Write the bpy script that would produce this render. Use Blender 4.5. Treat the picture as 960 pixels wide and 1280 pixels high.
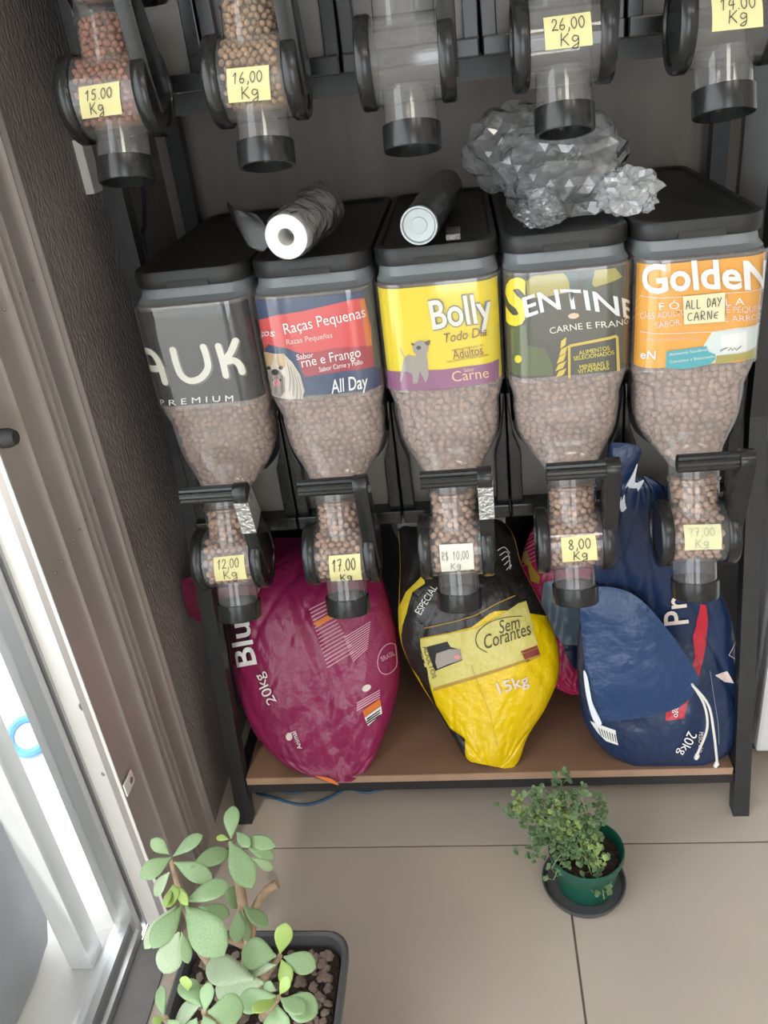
import bpy, bmesh, math, random
from mathutils import Vector, Matrix, noise
random.seed(7)
for _o in list(bpy.data.objects): bpy.data.objects.remove(_o)
scene = bpy.context.scene; COL = scene.collection
PI = math.pi
# ------------------------------------------------------------------ camera
cam_d = bpy.data.cameras.new('camera'); cam = bpy.data.objects.new('camera', cam_d); COL.objects.link(cam)
cam_d.sensor_fit = 'VERTICAL'; cam_d.sensor_height = 36.0; cam_d.lens = 36.0*1047.58/1280.0
cam_d.clip_start = 0.02; cam_d.clip_end = 100
_r = Vector((0.9909, 0.0753, -0.1112)); _f = Vector((-0.1198, 0.8691, -0.4799)).normalized()
_r = (_r - _f*_r.dot(_f)).normalized(); _u = _r.cross(_f)
cam.matrix_world = Matrix(((_r.x, _u.x, -_f.x, 0), (_r.y, _u.y, -_f.y, 0), (_r.z, _u.z, -_f.z, 1.5), (0, 0, 0, 1)))
scene.camera = cam
# ------------------------------------------------------------------ light and exposure
W = bpy.data.worlds.new('daylight'); scene.world = W; W.use_nodes = True
wn = W.node_tree.nodes; bg = wn['Background']
bg.inputs['Color'].default_value = (0.92, 0.96, 1.0, 1); bg.inputs['Strength'].default_value = 4.2
sun_d = bpy.data.lights.new('sun', 'SUN'); sun = bpy.data.objects.new('sun', sun_d); COL.objects.link(sun)
sun_d.energy = 3.0; sun_d.angle = 0.02; sun_d.color = (1.0, 0.95, 0.86)
sun.rotation_euler = Vector((0.16, 0.62, -1.0)).to_track_quat('-Z', 'Y').to_euler(); sun.location = (-2, -2, 5)
scene.view_settings.view_transform = 'Standard'; scene.view_settings.look = 'None'
scene.view_settings.exposure = 0.22; scene.view_settings.gamma = 1.0; scene.view_settings.use_curve_mapping = False

# ---- shapes shared by several builders (pure maths, world metres) ----
PITCH = 0.2; X0 = -0.4535; YF = 1.335; ZB = 0.61; UP_DX = -0.013; UP_DZ = 0.750
DRUM_Y = -0.085; DRUM_Z = 0.126; DRUM_R = 0.053
LAB_XH = 0.0968; LAB_R = 0.040; LAB_Y = -0.036
def disp_origin(i, row):
    return (X0 + PITCH*i + (UP_DX if row else 0.0), YF, ZB + (UP_DZ if row else 0.0))
def label_surf(s, z, off=0.0):
    """point on the curved label front, local to a dispenser: s arc length from the middle, z local height"""
    a = LAB_XH - LAB_R; q = LAB_R*math.pi/2; sg = 1 if s >= 0 else -1; t = abs(s)
    R = LAB_R + off
    if t <= a: return (sg*t, LAB_Y-off, z)
    if t <= a+q:
        th = (t-a)/LAB_R
        return (sg*(a + R*math.sin(th)), LAB_Y + LAB_R - R*math.cos(th), z)
    return (sg*(LAB_XH+off), LAB_Y + LAB_R + (t-a-q), z)
def drum_surf(x, s, off=0.0):
    """point on the dosing drum front, local to a dispenser: s arc length above the horizontal"""
    th = s/DRUM_R; R = DRUM_R + off
    return (x, DRUM_Y - R*math.cos(th), DRUM_Z + R*math.sin(th))
def cat(p0, p1, p2, p3, t):
    return 0.5*((2*p1) + (-p0+p2)*t + (2*p0-5*p1+4*p2-p3)*t*t + (-p0+3*p1-3*p2+p3)*t*t*t)
def bag_row(rows, v):
    n = len(rows)-1; f = min(max(v, 0.0), 1.0)*n; i = min(int(f), n-1); t = f-i
    a = rows[max(i-1, 0)]; b = rows[i]; c = rows[i+1]; d = rows[min(i+2, n)]
    return [cat(a[k], b[k], c[k], d[k], t) for k in range(len(b))]
def bag_wrinkle(a, v, seed, amp):
    w = 0.7*math.sin(1.9*a + 4.0*v + seed) * math.cos(2.3*v*3 - 1.3*a + seed*2.0)
    for k in range(15):
        s1 = math.sin(seed*12.9 + k*4.7); s2 = math.sin(seed*7.3 + k*9.1 + 1.0); ph = seed*3.1 + k*2.3
        q = math.sin(a*(1.6+0.55*k)*s1 + v*(3.0+1.3*k)*s2 + ph + 0.8*math.sin(a*2.6*s2 + v*5.0*s1 + k))
        m = 0.5+0.5*math.sin(a*2.0*s2 + v*7.0*s1 + k*1.9)
        w += (0.22 - math.exp(-(q/0.20)**2))*m*(1.0 if k < 4 else 0.5 if k < 8 else 0.13)
    return amp*w
def bag_pt(rows, nrm, seed, amp, a, v, side, off=0.0):
    """soft bag: rows of (left xyz, right xyz, front bulge, back bulge); side +1 front, -1 back"""
    r = bag_row(rows, v)
    h = max(0.0, 1.0-abs(a)**2.6)**0.5
    e = min(1.0, v*9.0, (1.0-v)*9.0)
    m = [0.5*(r[k]+r[k+3]) + 0.5*(r[k+3]-r[k])*a for k in range(3)]
    if side > 0:
        d = r[6]*h + bag_wrinkle(a, v, seed, amp)*min(1.0, h*1.5)*(0.35+0.65*e) + off
        return [m[k] + nrm[k]*d for k in range(3)]
    d = r[7]*h
    p = [m[0], m[1] + 0.86*d, m[2] - 0.5*d]
    p[2] = max(p[2], min(0.1235, m[2])); p[1] = min(p[1], 1.86)
    return p
# ---- measured layout: bag outlines, label prints, notes, plant parts ----
BAGS = {'magenta': ([(-0.3816, 1.3, 0.1161, -0.3248, 1.3, 0.1144, 0.006, 0.01), (-0.4719, 1.335, 0.1288, -0.2881, 1.335, 0.1227, 0.022, 0.03), (-0.5366, 1.375, 0.1719, -0.2582, 1.375, 0.1614, 0.05, 0.1), (-0.5711, 1.415, 0.2324, -0.2296, 1.415, 0.2178, 0.075, 0.18), (-0.5869, 1.45, 0.2972, -0.2128, 1.45, 0.2793, 0.088, 0.24), (-0.5947, 1.485, 0.3731, -0.2127, 1.485, 0.3529, 0.09, 0.26), (-0.5956, 1.515, 0.4406, -0.2219, 1.515, 0.4192, 0.075, 0.26), (-0.5785, 1.55, 0.4923, -0.2367, 1.55, 0.4714, 0.045, 0.22), (-0.5239, 1.6, 0.5215, -0.2515, 1.6, 0.5041, 0.015, 0.18), (-0.4902, 1.66, 0.5325, -0.283, 1.66, 0.5187, 0.0, 0.12)], (0.0, -0.8, 0.6), 1.7, 0.0085), 'yellow': ([(-0.0647, 1.326, 0.139, 0.0235, 1.326, 0.1121, 0.004, 0.01), (-0.0811, 1.338, 0.1511, 0.0421, 1.338, 0.1325, 0.012, 0.02), (-0.1002, 1.365, 0.1771, 0.0623, 1.365, 0.1708, 0.026, 0.05), (-0.1336, 1.4, 0.2273, 0.1039, 1.4, 0.2172, 0.045, 0.09), (-0.1735, 1.435, 0.2902, 0.1356, 1.435, 0.2755, 0.06, 0.12), (-0.2004, 1.465, 0.3568, 0.1377, 1.465, 0.3391, 0.066, 0.14), (-0.203, 1.49, 0.4146, 0.1188, 1.49, 0.3965, 0.064, 0.14), (-0.1975, 1.515, 0.4651, 0.0948, 1.515, 0.4477, 0.052, 0.13), (-0.1931, 1.55, 0.5111, 0.0712, 1.55, 0.4944, 0.04, 0.12), (-0.193, 1.59, 0.5694, 0.055, 1.59, 0.5527, 0.025, 0.1), (-0.2024, 1.63, 0.6065, 0.015, 1.63, 0.5914, 0.004, 0.06)], (0.0, -0.8, 0.6), 4.2, 0.007), 'pink': ([(0.1697, 1.53, 0.1377, 0.2248, 1.53, 0.1352, 0.004, 0.02), (0.1276, 1.55, 0.1539, 0.233, 1.55, 0.149, 0.018, 0.05), (0.0942, 1.585, 0.1991, 0.2431, 1.585, 0.1916, 0.035, 0.09), (0.0705, 1.62, 0.2684, 0.251, 1.62, 0.2585, 0.045, 0.1), (0.06, 1.655, 0.3369, 0.259, 1.655, 0.3252, 0.045, 0.1), (0.0735, 1.68, 0.4103, 0.2672, 1.68, 0.3981, 0.04, 0.09), (0.0998, 1.71, 0.472, 0.2708, 1.71, 0.4605, 0.025, 0.07), (0.1406, 1.74, 0.5299, 0.2562, 1.74, 0.5218, 0.004, 0.04)], (0.0, -0.8, 0.6), 2.9, 0.005), 'navy': ([(0.2791, 1.322, 0.1197, 0.4235, 1.322, 0.1149, 0.006, 0.02), (0.2226, 1.335, 0.148, 0.4768, 1.335, 0.1389, 0.028, 0.05), (0.1839, 1.36, 0.2054, 0.4936, 1.36, 0.1929, 0.05, 0.1), (0.1736, 1.385, 0.2659, 0.497, 1.385, 0.2514, 0.06, 0.14), (0.1728, 1.405, 0.3359, 0.495, 1.405, 0.3199, 0.062, 0.15), (0.1773, 1.415, 0.4118, 0.4866, 1.415, 0.395, 0.055, 0.14), (0.1885, 1.405, 0.5045, 0.4515, 1.405, 0.489, 0.045, 0.11), (0.2036, 1.375, 0.6082, 0.3915, 1.375, 0.5962, 0.03, 0.06), (0.2155, 1.345, 0.7043, 0.3498, 1.345, 0.6952, 0.02, 0.02), (0.2273, 1.33, 0.7775, 0.3232, 1.33, 0.7706, 0.014, 0.008), (0.2362, 1.33, 0.8069, 0.2865, 1.33, 0.8032, 0.004, 0.006)], (0.0, -0.8, 0.6), 6.1, 0.007)}
DECALS = [
 (('label', 0), 'shadow', 'ink_gilt', 'stroke', 0.0116, [[(-0.0917, 0.4964), (-0.0893, 0.4967), (-0.0866, 0.4971), (-0.0838, 0.4974), (-0.0811, 0.4975), (-0.0787, 0.4974), (-0.0765, 0.497), (-0.0747, 0.4963), (-0.0732, 0.4952), (-0.0718, 0.494), (-0.0704, 0.4925), (-0.0692, 0.4908), (-0.0681, 0.489), (-0.067, 0.487), (-0.0662, 0.4849), (-0.0654, 0.4827), (-0.0648, 0.4803), (-0.0643, 0.4778), (-0.0639, 0.4751), (-0.0635, 0.4724), (-0.0631, 0.4695), (-0.0628, 0.4667), (-0.0626, 0.4635), (-0.0624, 0.4599), (-0.0622, 0.4562), (-0.0621, 0.4525), (-0.062, 0.4491), (-0.0619, 0.4463), (-0.0619, 0.4442)], [(-0.1042, 0.4642), (-0.0963, 0.4662), (-0.0922, 0.4668), (-0.0887, 0.4671), (-0.0855, 0.4672), (-0.0826, 0.4673), (-0.0799, 0.4673), (-0.0775, 0.4674), (-0.075, 0.4676), (-0.0724, 0.4679), (-0.0698, 0.4683), (-0.0673, 0.4686), (-0.0652, 0.4689), (-0.0634, 0.4691), (-0.0622, 0.4692)], [(-0.0354, 0.4981), (-0.0354, 0.496), (-0.0355, 0.4931), (-0.0355, 0.4897), (-0.0355, 0.4859), (-0.0355, 0.4821), (-0.0353, 0.4783), (-0.0351, 0.4749), (-0.0348, 0.4716), (-0.0345, 0.4683), (-0.0341, 0.4651), (-0.0336, 0.4619), (-0.033, 0.4588), (-0.0322, 0.4561), (-0.0311, 0.4536), (-0.0297, 0.4514), (-0.0281, 0.4494), (-0.0264, 0.4477), (-0.0244, 0.4461), (-0.0224, 0.4449), (-0.0202, 0.4439), (-0.0179, 0.4433), (-0.0155, 0.4429), (-0.0128, 0.4429), (-0.01, 0.4432), (-0.0071, 0.4438), (-0.0042, 0.4446), (-0.0015, 0.4457), (0.0011, 0.4469), (0.0036, 0.4485), (0.0061, 0.4504), (0.0085, 0.4526), (0.0108, 0.455), (0.0129, 0.4575), (0.0147, 0.4601), (0.0161, 0.4627), (0.0171, 0.4654), (0.0178, 0.4684), (0.0181, 0.4714), (0.0182, 0.4745), (0.0182, 0.4776), (0.0181, 0.4805), (0.0181, 0.4832), (0.018, 0.4858), (0.0178, 0.4885), (0.0175, 0.491), (0.0172, 0.4934), (0.0169, 0.4955), (0.0166, 0.4973), (0.0164, 0.4987)], [(0.0415, 0.4978), (0.0417, 0.4953), (0.042, 0.4919), (0.0423, 0.4879), (0.0426, 0.4835), (0.0429, 0.479), (0.0432, 0.4747), (0.0434, 0.4707), (0.0436, 0.467), (0.0436, 0.4631), (0.0437, 0.4592), (0.0437, 0.4555), (0.0437, 0.4522), (0.0437, 0.4494), (0.0437, 0.4473)], [(0.0706, 0.5032), (0.0696, 0.5016), (0.0682, 0.4992), (0.0665, 0.4965), (0.0647, 0.4934), (0.0627, 0.4903), (0.0608, 0.4874), (0.0589, 0.4848), (0.0569, 0.4824), (0.0546, 0.48), (0.0522, 0.4776), (0.0499, 0.4755), (0.0478, 0.4735), (0.046, 0.4719), (0.0447, 0.4706)], [(0.0472, 0.4704), (0.0487, 0.4706), (0.0507, 0.471), (0.0531, 0.4715), (0.0557, 0.4718), (0.0583, 0.4721), (0.0605, 0.472), (0.0623, 0.4715), (0.0638, 0.4707), (0.0651, 0.4694), (0.0663, 0.4679), (0.0674, 0.4663), (0.0683, 0.4645), (0.0691, 0.4628), (0.0698, 0.4612), (0.0704, 0.4596), (0.0708, 0.4578), (0.071, 0.4561), (0.0712, 0.4543), (0.0713, 0.4528), (0.0713, 0.4514), (0.0714, 0.4505)]]),
 (('label', 0), 'lettering', 'ink_cream', 'stroke', 0.0112, [[(-0.1041, 0.4956), (-0.0976, 0.4971), (-0.0927, 0.4981), (-0.0888, 0.4988), (-0.0854, 0.4991), (-0.0825, 0.4991), (-0.0801, 0.4988), (-0.0781, 0.4982), (-0.0764, 0.4972), (-0.0748, 0.496), (-0.0734, 0.4946), (-0.072, 0.4929), (-0.0708, 0.4911), (-0.0698, 0.4892), (-0.0689, 0.4871), (-0.0681, 0.4849), (-0.0674, 0.4826), (-0.0669, 0.48), (-0.0665, 0.4774), (-0.0661, 0.4746), (-0.0657, 0.4718), (-0.0654, 0.4689), (-0.0651, 0.4658), (-0.0649, 0.4622), (-0.0647, 0.4585), (-0.0646, 0.4548), (-0.0645, 0.4514), (-0.0645, 0.4486), (-0.0644, 0.4465)], [(-0.098, 0.4694), (-0.1, 0.4686), (-0.104, 0.4659), (-0.0964, 0.4675), (-0.0912, 0.4683), (-0.0873, 0.4687), (-0.084, 0.4689), (-0.0812, 0.4692), (-0.0784, 0.4695), (-0.0755, 0.47), (-0.0727, 0.4704), (-0.0701, 0.4708), (-0.0678, 0.4711), (-0.066, 0.4714), (-0.0647, 0.4715)], [(-0.0379, 0.5005), (-0.0379, 0.4984), (-0.0379, 0.4955), (-0.0379, 0.4921), (-0.0379, 0.4883), (-0.0379, 0.4845), (-0.0378, 0.4807), (-0.0375, 0.4773), (-0.0372, 0.4741), (-0.0369, 0.4708), (-0.0366, 0.4675), (-0.0361, 0.4643), (-0.0354, 0.4613), (-0.0346, 0.4585), (-0.0335, 0.4561), (-0.0322, 0.4539), (-0.0306, 0.4519), (-0.0288, 0.4501), (-0.0269, 0.4486), (-0.0248, 0.4473), (-0.0226, 0.4464), (-0.0204, 0.4457), (-0.0179, 0.4454), (-0.0153, 0.4454), (-0.0124, 0.4457), (-0.0096, 0.4462), (-0.0067, 0.4471), (-0.004, 0.4481), (-0.0014, 0.4494), (0.0011, 0.451), (0.0036, 0.4529), (0.006, 0.4551), (0.0083, 0.4574), (0.0104, 0.4599), (0.0122, 0.4625), (0.0137, 0.4651), (0.0147, 0.4679), (0.0153, 0.4708), (0.0156, 0.4739), (0.0157, 0.477), (0.0157, 0.48), (0.0156, 0.4829), (0.0156, 0.4856), (0.0156, 0.4882), (0.0154, 0.4908), (0.0151, 0.4934), (0.0147, 0.4958), (0.0144, 0.4979), (0.0141, 0.4997), (0.014, 0.5011)], [(0.0391, 0.5001), (0.0392, 0.4977), (0.0395, 0.4943), (0.0398, 0.4903), (0.0402, 0.4859), (0.0405, 0.4814), (0.0407, 0.4771), (0.0409, 0.4732), (0.0411, 0.4694), (0.0411, 0.4655), (0.0412, 0.4617), (0.0412, 0.458), (0.0412, 0.4547), (0.0412, 0.4519), (0.0412, 0.4498)], [(0.0683, 0.5058), (0.0673, 0.5041), (0.0659, 0.5018), (0.0643, 0.499), (0.0624, 0.4959), (0.0604, 0.4928), (0.0585, 0.4898), (0.0565, 0.4872), (0.0545, 0.4848), (0.0522, 0.4824), (0.0498, 0.48), (0.0474, 0.4779), (0.0453, 0.4759), (0.0435, 0.4743), (0.0422, 0.4731)], [(0.0447, 0.4728), (0.0462, 0.473), (0.0482, 0.4734), (0.0506, 0.4739), (0.0533, 0.4743), (0.0559, 0.4745), (0.0582, 0.4745), (0.06, 0.474), (0.0615, 0.4732), (0.0628, 0.472), (0.064, 0.4705), (0.0651, 0.4689), (0.066, 0.4672), (0.0668, 0.4655), (0.0675, 0.4639), (0.0681, 0.4623), (0.0685, 0.4605), (0.0687, 0.4587), (0.0689, 0.457), (0.069, 0.4555), (0.069, 0.4541), (0.0691, 0.4532)]]),
 (('label', 0), 'lettering', 'ink_white', 'text', 'P R E M I U M', [(-0.0883, 0.4031), (0.0446, 0.4037), (-0.0181, 0.4057), (-0.0162, 0.4164)], 0.0, 0.0),
 (('label', 1), 'print', 'ink_red', 'poly', 1, [(-0.104, 0.5299), (-0.0596, 0.5415), (-0.0179, 0.5438), (0.0313, 0.5501), (0.0695, 0.5555), (0.0868, 0.5533), (0.09, 0.5352), (0.0944, 0.5021), (0.0917, 0.4755), (0.0305, 0.4767), (-0.029, 0.4756), (-0.0519, 0.4877), (-0.0831, 0.4938), (-0.104, 0.4751)]),
 (('label', 1), 'print', 'ink_dkred', 'poly', 2, [(-0.0368, 0.4737), (-0.0042, 0.476), (0.031, 0.4805), (0.0921, 0.4779), (0.0911, 0.44), (0.0403, 0.4403), (-0.028, 0.4357), (-0.0323, 0.4555)]),
 (('label', 1), 'print', 'ink_orange', 'poly', 2, [(0.0789, 0.5536), (0.0881, 0.5525), (0.0917, 0.4755), (0.0802, 0.4764)]),
 (('label', 1), 'lettering', 'ink_white', 'text', 'ultos', [(-0.104, 0.4941), (-0.0656, 0.5074), (-0.0882, 0.5062), (-0.0839, 0.5189)], 0.0, 0.0),
 (('label', 1), 'lettering', 'ink_white', 'text', 'Raças Pequenas', [(-0.0481, 0.5098), (0.0849, 0.5245), (0.0192, 0.5186), (0.0179, 0.5364)], 0.0, 0.0),
 (('label', 1), 'lettering', 'ink_pale', 'text', 'Razas Pequeñas', [(-0.0481, 0.4924), (0.0281, 0.4982), (-0.0098, 0.4953), (-0.0098, 0.5044)], 0.0, 0.0),
 (('label', 1), 'lettering', 'ink_white', 'text', 'Sabor', [(-0.0356, 0.466), (-0.0074, 0.4681), (-0.0214, 0.4671), (-0.0214, 0.4764)], 0.0, 0.0),
 (('label', 1), 'lettering', 'ink_white', 'text', 'rne e Frango', [(-0.029, 0.4526), (0.0693, 0.4626), (0.0208, 0.458), (0.0201, 0.474)], 0.0, 0.0),
 (('label', 1), 'lettering', 'ink_white', 'text', 'Sabor Carne y Pollo', [(-0.0018, 0.4426), (0.0706, 0.4496), (0.0349, 0.4465), (0.0346, 0.4546)], 0.0, 0.0),
 (('label', 1), 'lettering', 'ink_white', 'text', 'All Day', [(0.0126, 0.4034), (0.0754, 0.4083), (0.0445, 0.4067), (0.0436, 0.4301)], 0.02, 0.2),
 (('label', 1), 'picture', 'fur_light', 'poly', 2, [(-0.104, 0.4759), (-0.0871, 0.4792), (-0.0711, 0.4784), (-0.056, 0.4779), (-0.0438, 0.4616), (-0.0348, 0.4402), (-0.0319, 0.411), (-0.039, 0.3983), (-0.0594, 0.3986), (-0.0814, 0.4014), (-0.104, 0.4), (-0.11, 0.42), (-0.104, 0.456)]),
 (('label', 1), 'picture', 'fur_tan', 'poly', 3, [(-0.106, 0.4726), (-0.085, 0.4795), (-0.0727, 0.477), (-0.0789, 0.4624), (-0.0887, 0.453), (-0.104, 0.4473), (-0.104, 0.4566)]),
 (('label', 1), 'picture', 'fur_tan', 'poly', 3, [(-0.0686, 0.4772), (-0.056, 0.4779), (-0.0541, 0.4676), (-0.0575, 0.455), (-0.0674, 0.4554), (-0.0695, 0.4656)]),
 (('label', 1), 'picture', 'fur_grey', 'poly', 3, [(-0.104, 0.4388), (-0.0873, 0.4507), (-0.0683, 0.4502), (-0.0604, 0.4371), (-0.0644, 0.4135), (-0.0748, 0.4023), (-0.0965, 0.4032), (-0.104, 0.4103)]),
 (('label', 1), 'picture', 'fur_white', 'stroke', 0.0011, [[(-0.0553, 0.4677), (-0.0551, 0.4656), (-0.0548, 0.4628), (-0.0544, 0.4595), (-0.054, 0.4558), (-0.0538, 0.4519), (-0.0536, 0.448), (-0.0538, 0.4444), (-0.0542, 0.4406), (-0.0549, 0.4365), (-0.0559, 0.4322), (-0.0568, 0.428), (-0.0578, 0.4242), (-0.0585, 0.421), (-0.0591, 0.4186)]]),
 (('label', 1), 'picture', 'fur_grey', 'stroke', 0.0011, [[(-0.053, 0.4634), (-0.0528, 0.4613), (-0.0525, 0.4585), (-0.0521, 0.4552), (-0.0517, 0.4514), (-0.0515, 0.4476), (-0.0513, 0.4437), (-0.0515, 0.44), (-0.0519, 0.4362), (-0.0526, 0.4321), (-0.0536, 0.4278), (-0.0545, 0.4236), (-0.0555, 0.4198), (-0.0563, 0.4165), (-0.0568, 0.4142)]]),
 (('label', 1), 'picture', 'fur_white', 'stroke', 0.0011, [[(-0.0508, 0.4591), (-0.0506, 0.457), (-0.0502, 0.4542), (-0.0498, 0.4508), (-0.0495, 0.4471), (-0.0492, 0.4432), (-0.0491, 0.4393), (-0.0492, 0.4356), (-0.0496, 0.4318), (-0.0503, 0.4277), (-0.0513, 0.4234), (-0.0522, 0.4192), (-0.0532, 0.4153), (-0.054, 0.4121), (-0.0545, 0.4097)]]),
 (('label', 1), 'picture', 'fur_grey', 'stroke', 0.0011, [[(-0.0485, 0.4548), (-0.0483, 0.4527), (-0.0479, 0.4499), (-0.0475, 0.4465), (-0.0472, 0.4428), (-0.0469, 0.4389), (-0.0467, 0.435), (-0.0469, 0.4313), (-0.0473, 0.4275), (-0.048, 0.4233), (-0.0489, 0.419), (-0.0499, 0.4148), (-0.0509, 0.4109), (-0.0517, 0.4077), (-0.0522, 0.4053)]]),
 (('label', 1), 'picture', 'fur_white', 'stroke', 0.0011, [[(-0.0462, 0.4505), (-0.046, 0.4484), (-0.0456, 0.4455), (-0.0452, 0.4421), (-0.0449, 0.4384), (-0.0446, 0.4345), (-0.0444, 0.4306), (-0.0446, 0.4269), (-0.045, 0.4231), (-0.0457, 0.4189), (-0.0466, 0.4145), (-0.0476, 0.4103), (-0.0485, 0.4065), (-0.0493, 0.4032), (-0.0499, 0.4008)]]),
 (('label', 1), 'picture', 'fur_grey', 'stroke', 0.0011, [[(-0.0439, 0.4461), (-0.0437, 0.444), (-0.0434, 0.4411), (-0.043, 0.4377), (-0.0426, 0.4339), (-0.0423, 0.4299), (-0.0421, 0.4261), (-0.0422, 0.4225), (-0.0426, 0.4189), (-0.0433, 0.4151), (-0.0441, 0.4112), (-0.045, 0.4074), (-0.0459, 0.404), (-0.0466, 0.4011), (-0.0471, 0.399)]]),
 (('label', 1), 'picture', 'fur_white', 'stroke', 0.0011, [[(-0.0416, 0.4418), (-0.0414, 0.4396), (-0.0411, 0.4366), (-0.0407, 0.4331), (-0.0403, 0.4292), (-0.04, 0.4252), (-0.0399, 0.4214), (-0.0399, 0.4181), (-0.0402, 0.4149), (-0.0408, 0.4117), (-0.0415, 0.4085), (-0.0423, 0.4054), (-0.043, 0.4027), (-0.0437, 0.4004), (-0.0441, 0.3987)]]),
 (('label', 1), 'picture', 'fur_grey', 'stroke', 0.0011, [[(-0.0393, 0.4374), (-0.0391, 0.4352), (-0.0388, 0.4321), (-0.0384, 0.4285), (-0.038, 0.4245), (-0.0377, 0.4205), (-0.0376, 0.4168), (-0.0376, 0.4136), (-0.0378, 0.4109), (-0.0383, 0.4082), (-0.0389, 0.4057), (-0.0395, 0.4035), (-0.0402, 0.4015), (-0.0407, 0.3998), (-0.0411, 0.3985)]]),
 (('label', 1), 'picture', 'fur_white', 'stroke', 0.0011, [[(-0.037, 0.433), (-0.0368, 0.4308), (-0.0365, 0.4276), (-0.0361, 0.4239), (-0.0358, 0.4198), (-0.0355, 0.4158), (-0.0353, 0.4121), (-0.0353, 0.4092), (-0.0354, 0.4068), (-0.0358, 0.4048), (-0.0363, 0.403), (-0.0368, 0.4015), (-0.0373, 0.4002), (-0.0377, 0.3991), (-0.038, 0.3982)]]),
 (('label', 1), 'picture', 'fur_light', 'stroke', 0.001, [[(-0.0977, 0.4364), (-0.0995, 0.4346), (-0.1026, 0.4318), (-0.1074, 0.4282), (-0.112, 0.4243), (-0.104, 0.425), (-0.11, 0.42), (-0.11, 0.42), (-0.11, 0.42), (-0.104, 0.4109), (-0.104, 0.4079), (-0.104, 0.405), (-0.104, 0.4025), (-0.104, 0.4003), (-0.106, 0.398)]]),
 (('label', 1), 'picture', 'fur_dark', 'stroke', 0.001, [[(-0.0874, 0.4389), (-0.0882, 0.4374), (-0.0894, 0.4354), (-0.0908, 0.433), (-0.0925, 0.4303), (-0.0944, 0.4274), (-0.0963, 0.4244), (-0.098, 0.4216), (-0.0995, 0.4188), (-0.1009, 0.4158), (-0.1024, 0.4126), (-0.1039, 0.4095), (-0.1055, 0.4065), (-0.108, 0.4036), (-0.109, 0.4018)]]),
 (('label', 1), 'picture', 'fur_light', 'stroke', 0.001, [[(-0.0804, 0.4401), (-0.081, 0.4387), (-0.0817, 0.4369), (-0.0827, 0.4346), (-0.0837, 0.4321), (-0.0848, 0.4295), (-0.0858, 0.4269), (-0.0866, 0.4245), (-0.0874, 0.422), (-0.088, 0.4193), (-0.0887, 0.4165), (-0.0892, 0.4137), (-0.0897, 0.4112), (-0.0901, 0.4091), (-0.0905, 0.4076)]]),
 (('label', 1), 'picture', 'fur_dark', 'stroke', 0.001, [[(-0.0746, 0.4407), (-0.075, 0.4394), (-0.0756, 0.4376), (-0.0763, 0.4355), (-0.077, 0.4331), (-0.0777, 0.4306), (-0.0785, 0.4281), (-0.0791, 0.4258), (-0.0796, 0.4234), (-0.0802, 0.4207), (-0.0807, 0.418), (-0.0812, 0.4153), (-0.0816, 0.4129), (-0.082, 0.4108), (-0.0823, 0.4093)]]),
 (('label', 1), 'picture', 'fur_light', 'stroke', 0.001, [[(-0.0695, 0.4411), (-0.0698, 0.4398), (-0.0702, 0.438), (-0.0707, 0.4359), (-0.0712, 0.4336), (-0.0718, 0.4312), (-0.0724, 0.4287), (-0.0729, 0.4264), (-0.0733, 0.4241), (-0.0738, 0.4215), (-0.0743, 0.4188), (-0.0748, 0.4161), (-0.0752, 0.4137), (-0.0756, 0.4117), (-0.0758, 0.4102)]]),
 (('label', 1), 'picture', 'fur_dark', 'stroke', 0.001, [[(-0.0647, 0.4411), (-0.065, 0.4398), (-0.0653, 0.4381), (-0.0656, 0.436), (-0.066, 0.4337), (-0.0665, 0.4313), (-0.0669, 0.429), (-0.0673, 0.4267), (-0.0677, 0.4243), (-0.0682, 0.4218), (-0.0687, 0.4191), (-0.0692, 0.4165), (-0.0696, 0.4141), (-0.07, 0.4121), (-0.0703, 0.4107)]]),
 (('label', 1), 'picture', 'ink_black', 'poly', 4, [(-0.0698, 0.447), (-0.0706, 0.4452), (-0.0721, 0.4435), (-0.0743, 0.4422), (-0.0768, 0.4413), (-0.0796, 0.441), (-0.0823, 0.4412), (-0.0845, 0.4421), (-0.0857, 0.4434), (-0.0858, 0.4452), (-0.0847, 0.4472), (-0.0826, 0.4492), (-0.08, 0.4507), (-0.0772, 0.4517), (-0.0746, 0.4519), (-0.0724, 0.4515), (-0.0708, 0.4504), (-0.0699, 0.4488)]),
 (('label', 1), 'picture', 'ink_black', 'poly', 4, [(-0.0848, 0.4527), (-0.0854, 0.4515), (-0.0868, 0.4502), (-0.0889, 0.4491), (-0.0914, 0.4481), (-0.0945, 0.4474), (-0.0977, 0.4469), (-0.101, 0.4467), (-0.1035, 0.447), (-0.1036, 0.4481), (-0.1012, 0.45), (-0.098, 0.4519), (-0.0947, 0.4535), (-0.0917, 0.4546), (-0.0891, 0.4552), (-0.087, 0.4552), (-0.0856, 0.4547), (-0.0848, 0.4539)]),
 (('label', 1), 'picture', 'ink_black', 'poly', 4, [(-0.0607, 0.4547), (-0.0611, 0.4536), (-0.0619, 0.4527), (-0.063, 0.452), (-0.0643, 0.4516), (-0.0656, 0.4516), (-0.0668, 0.452), (-0.0677, 0.4527), (-0.0682, 0.4537), (-0.0682, 0.4549), (-0.0678, 0.456), (-0.0669, 0.457), (-0.0658, 0.4577), (-0.0645, 0.4581), (-0.0632, 0.4581), (-0.062, 0.4577), (-0.0612, 0.4569), (-0.0607, 0.4559)]),
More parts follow.
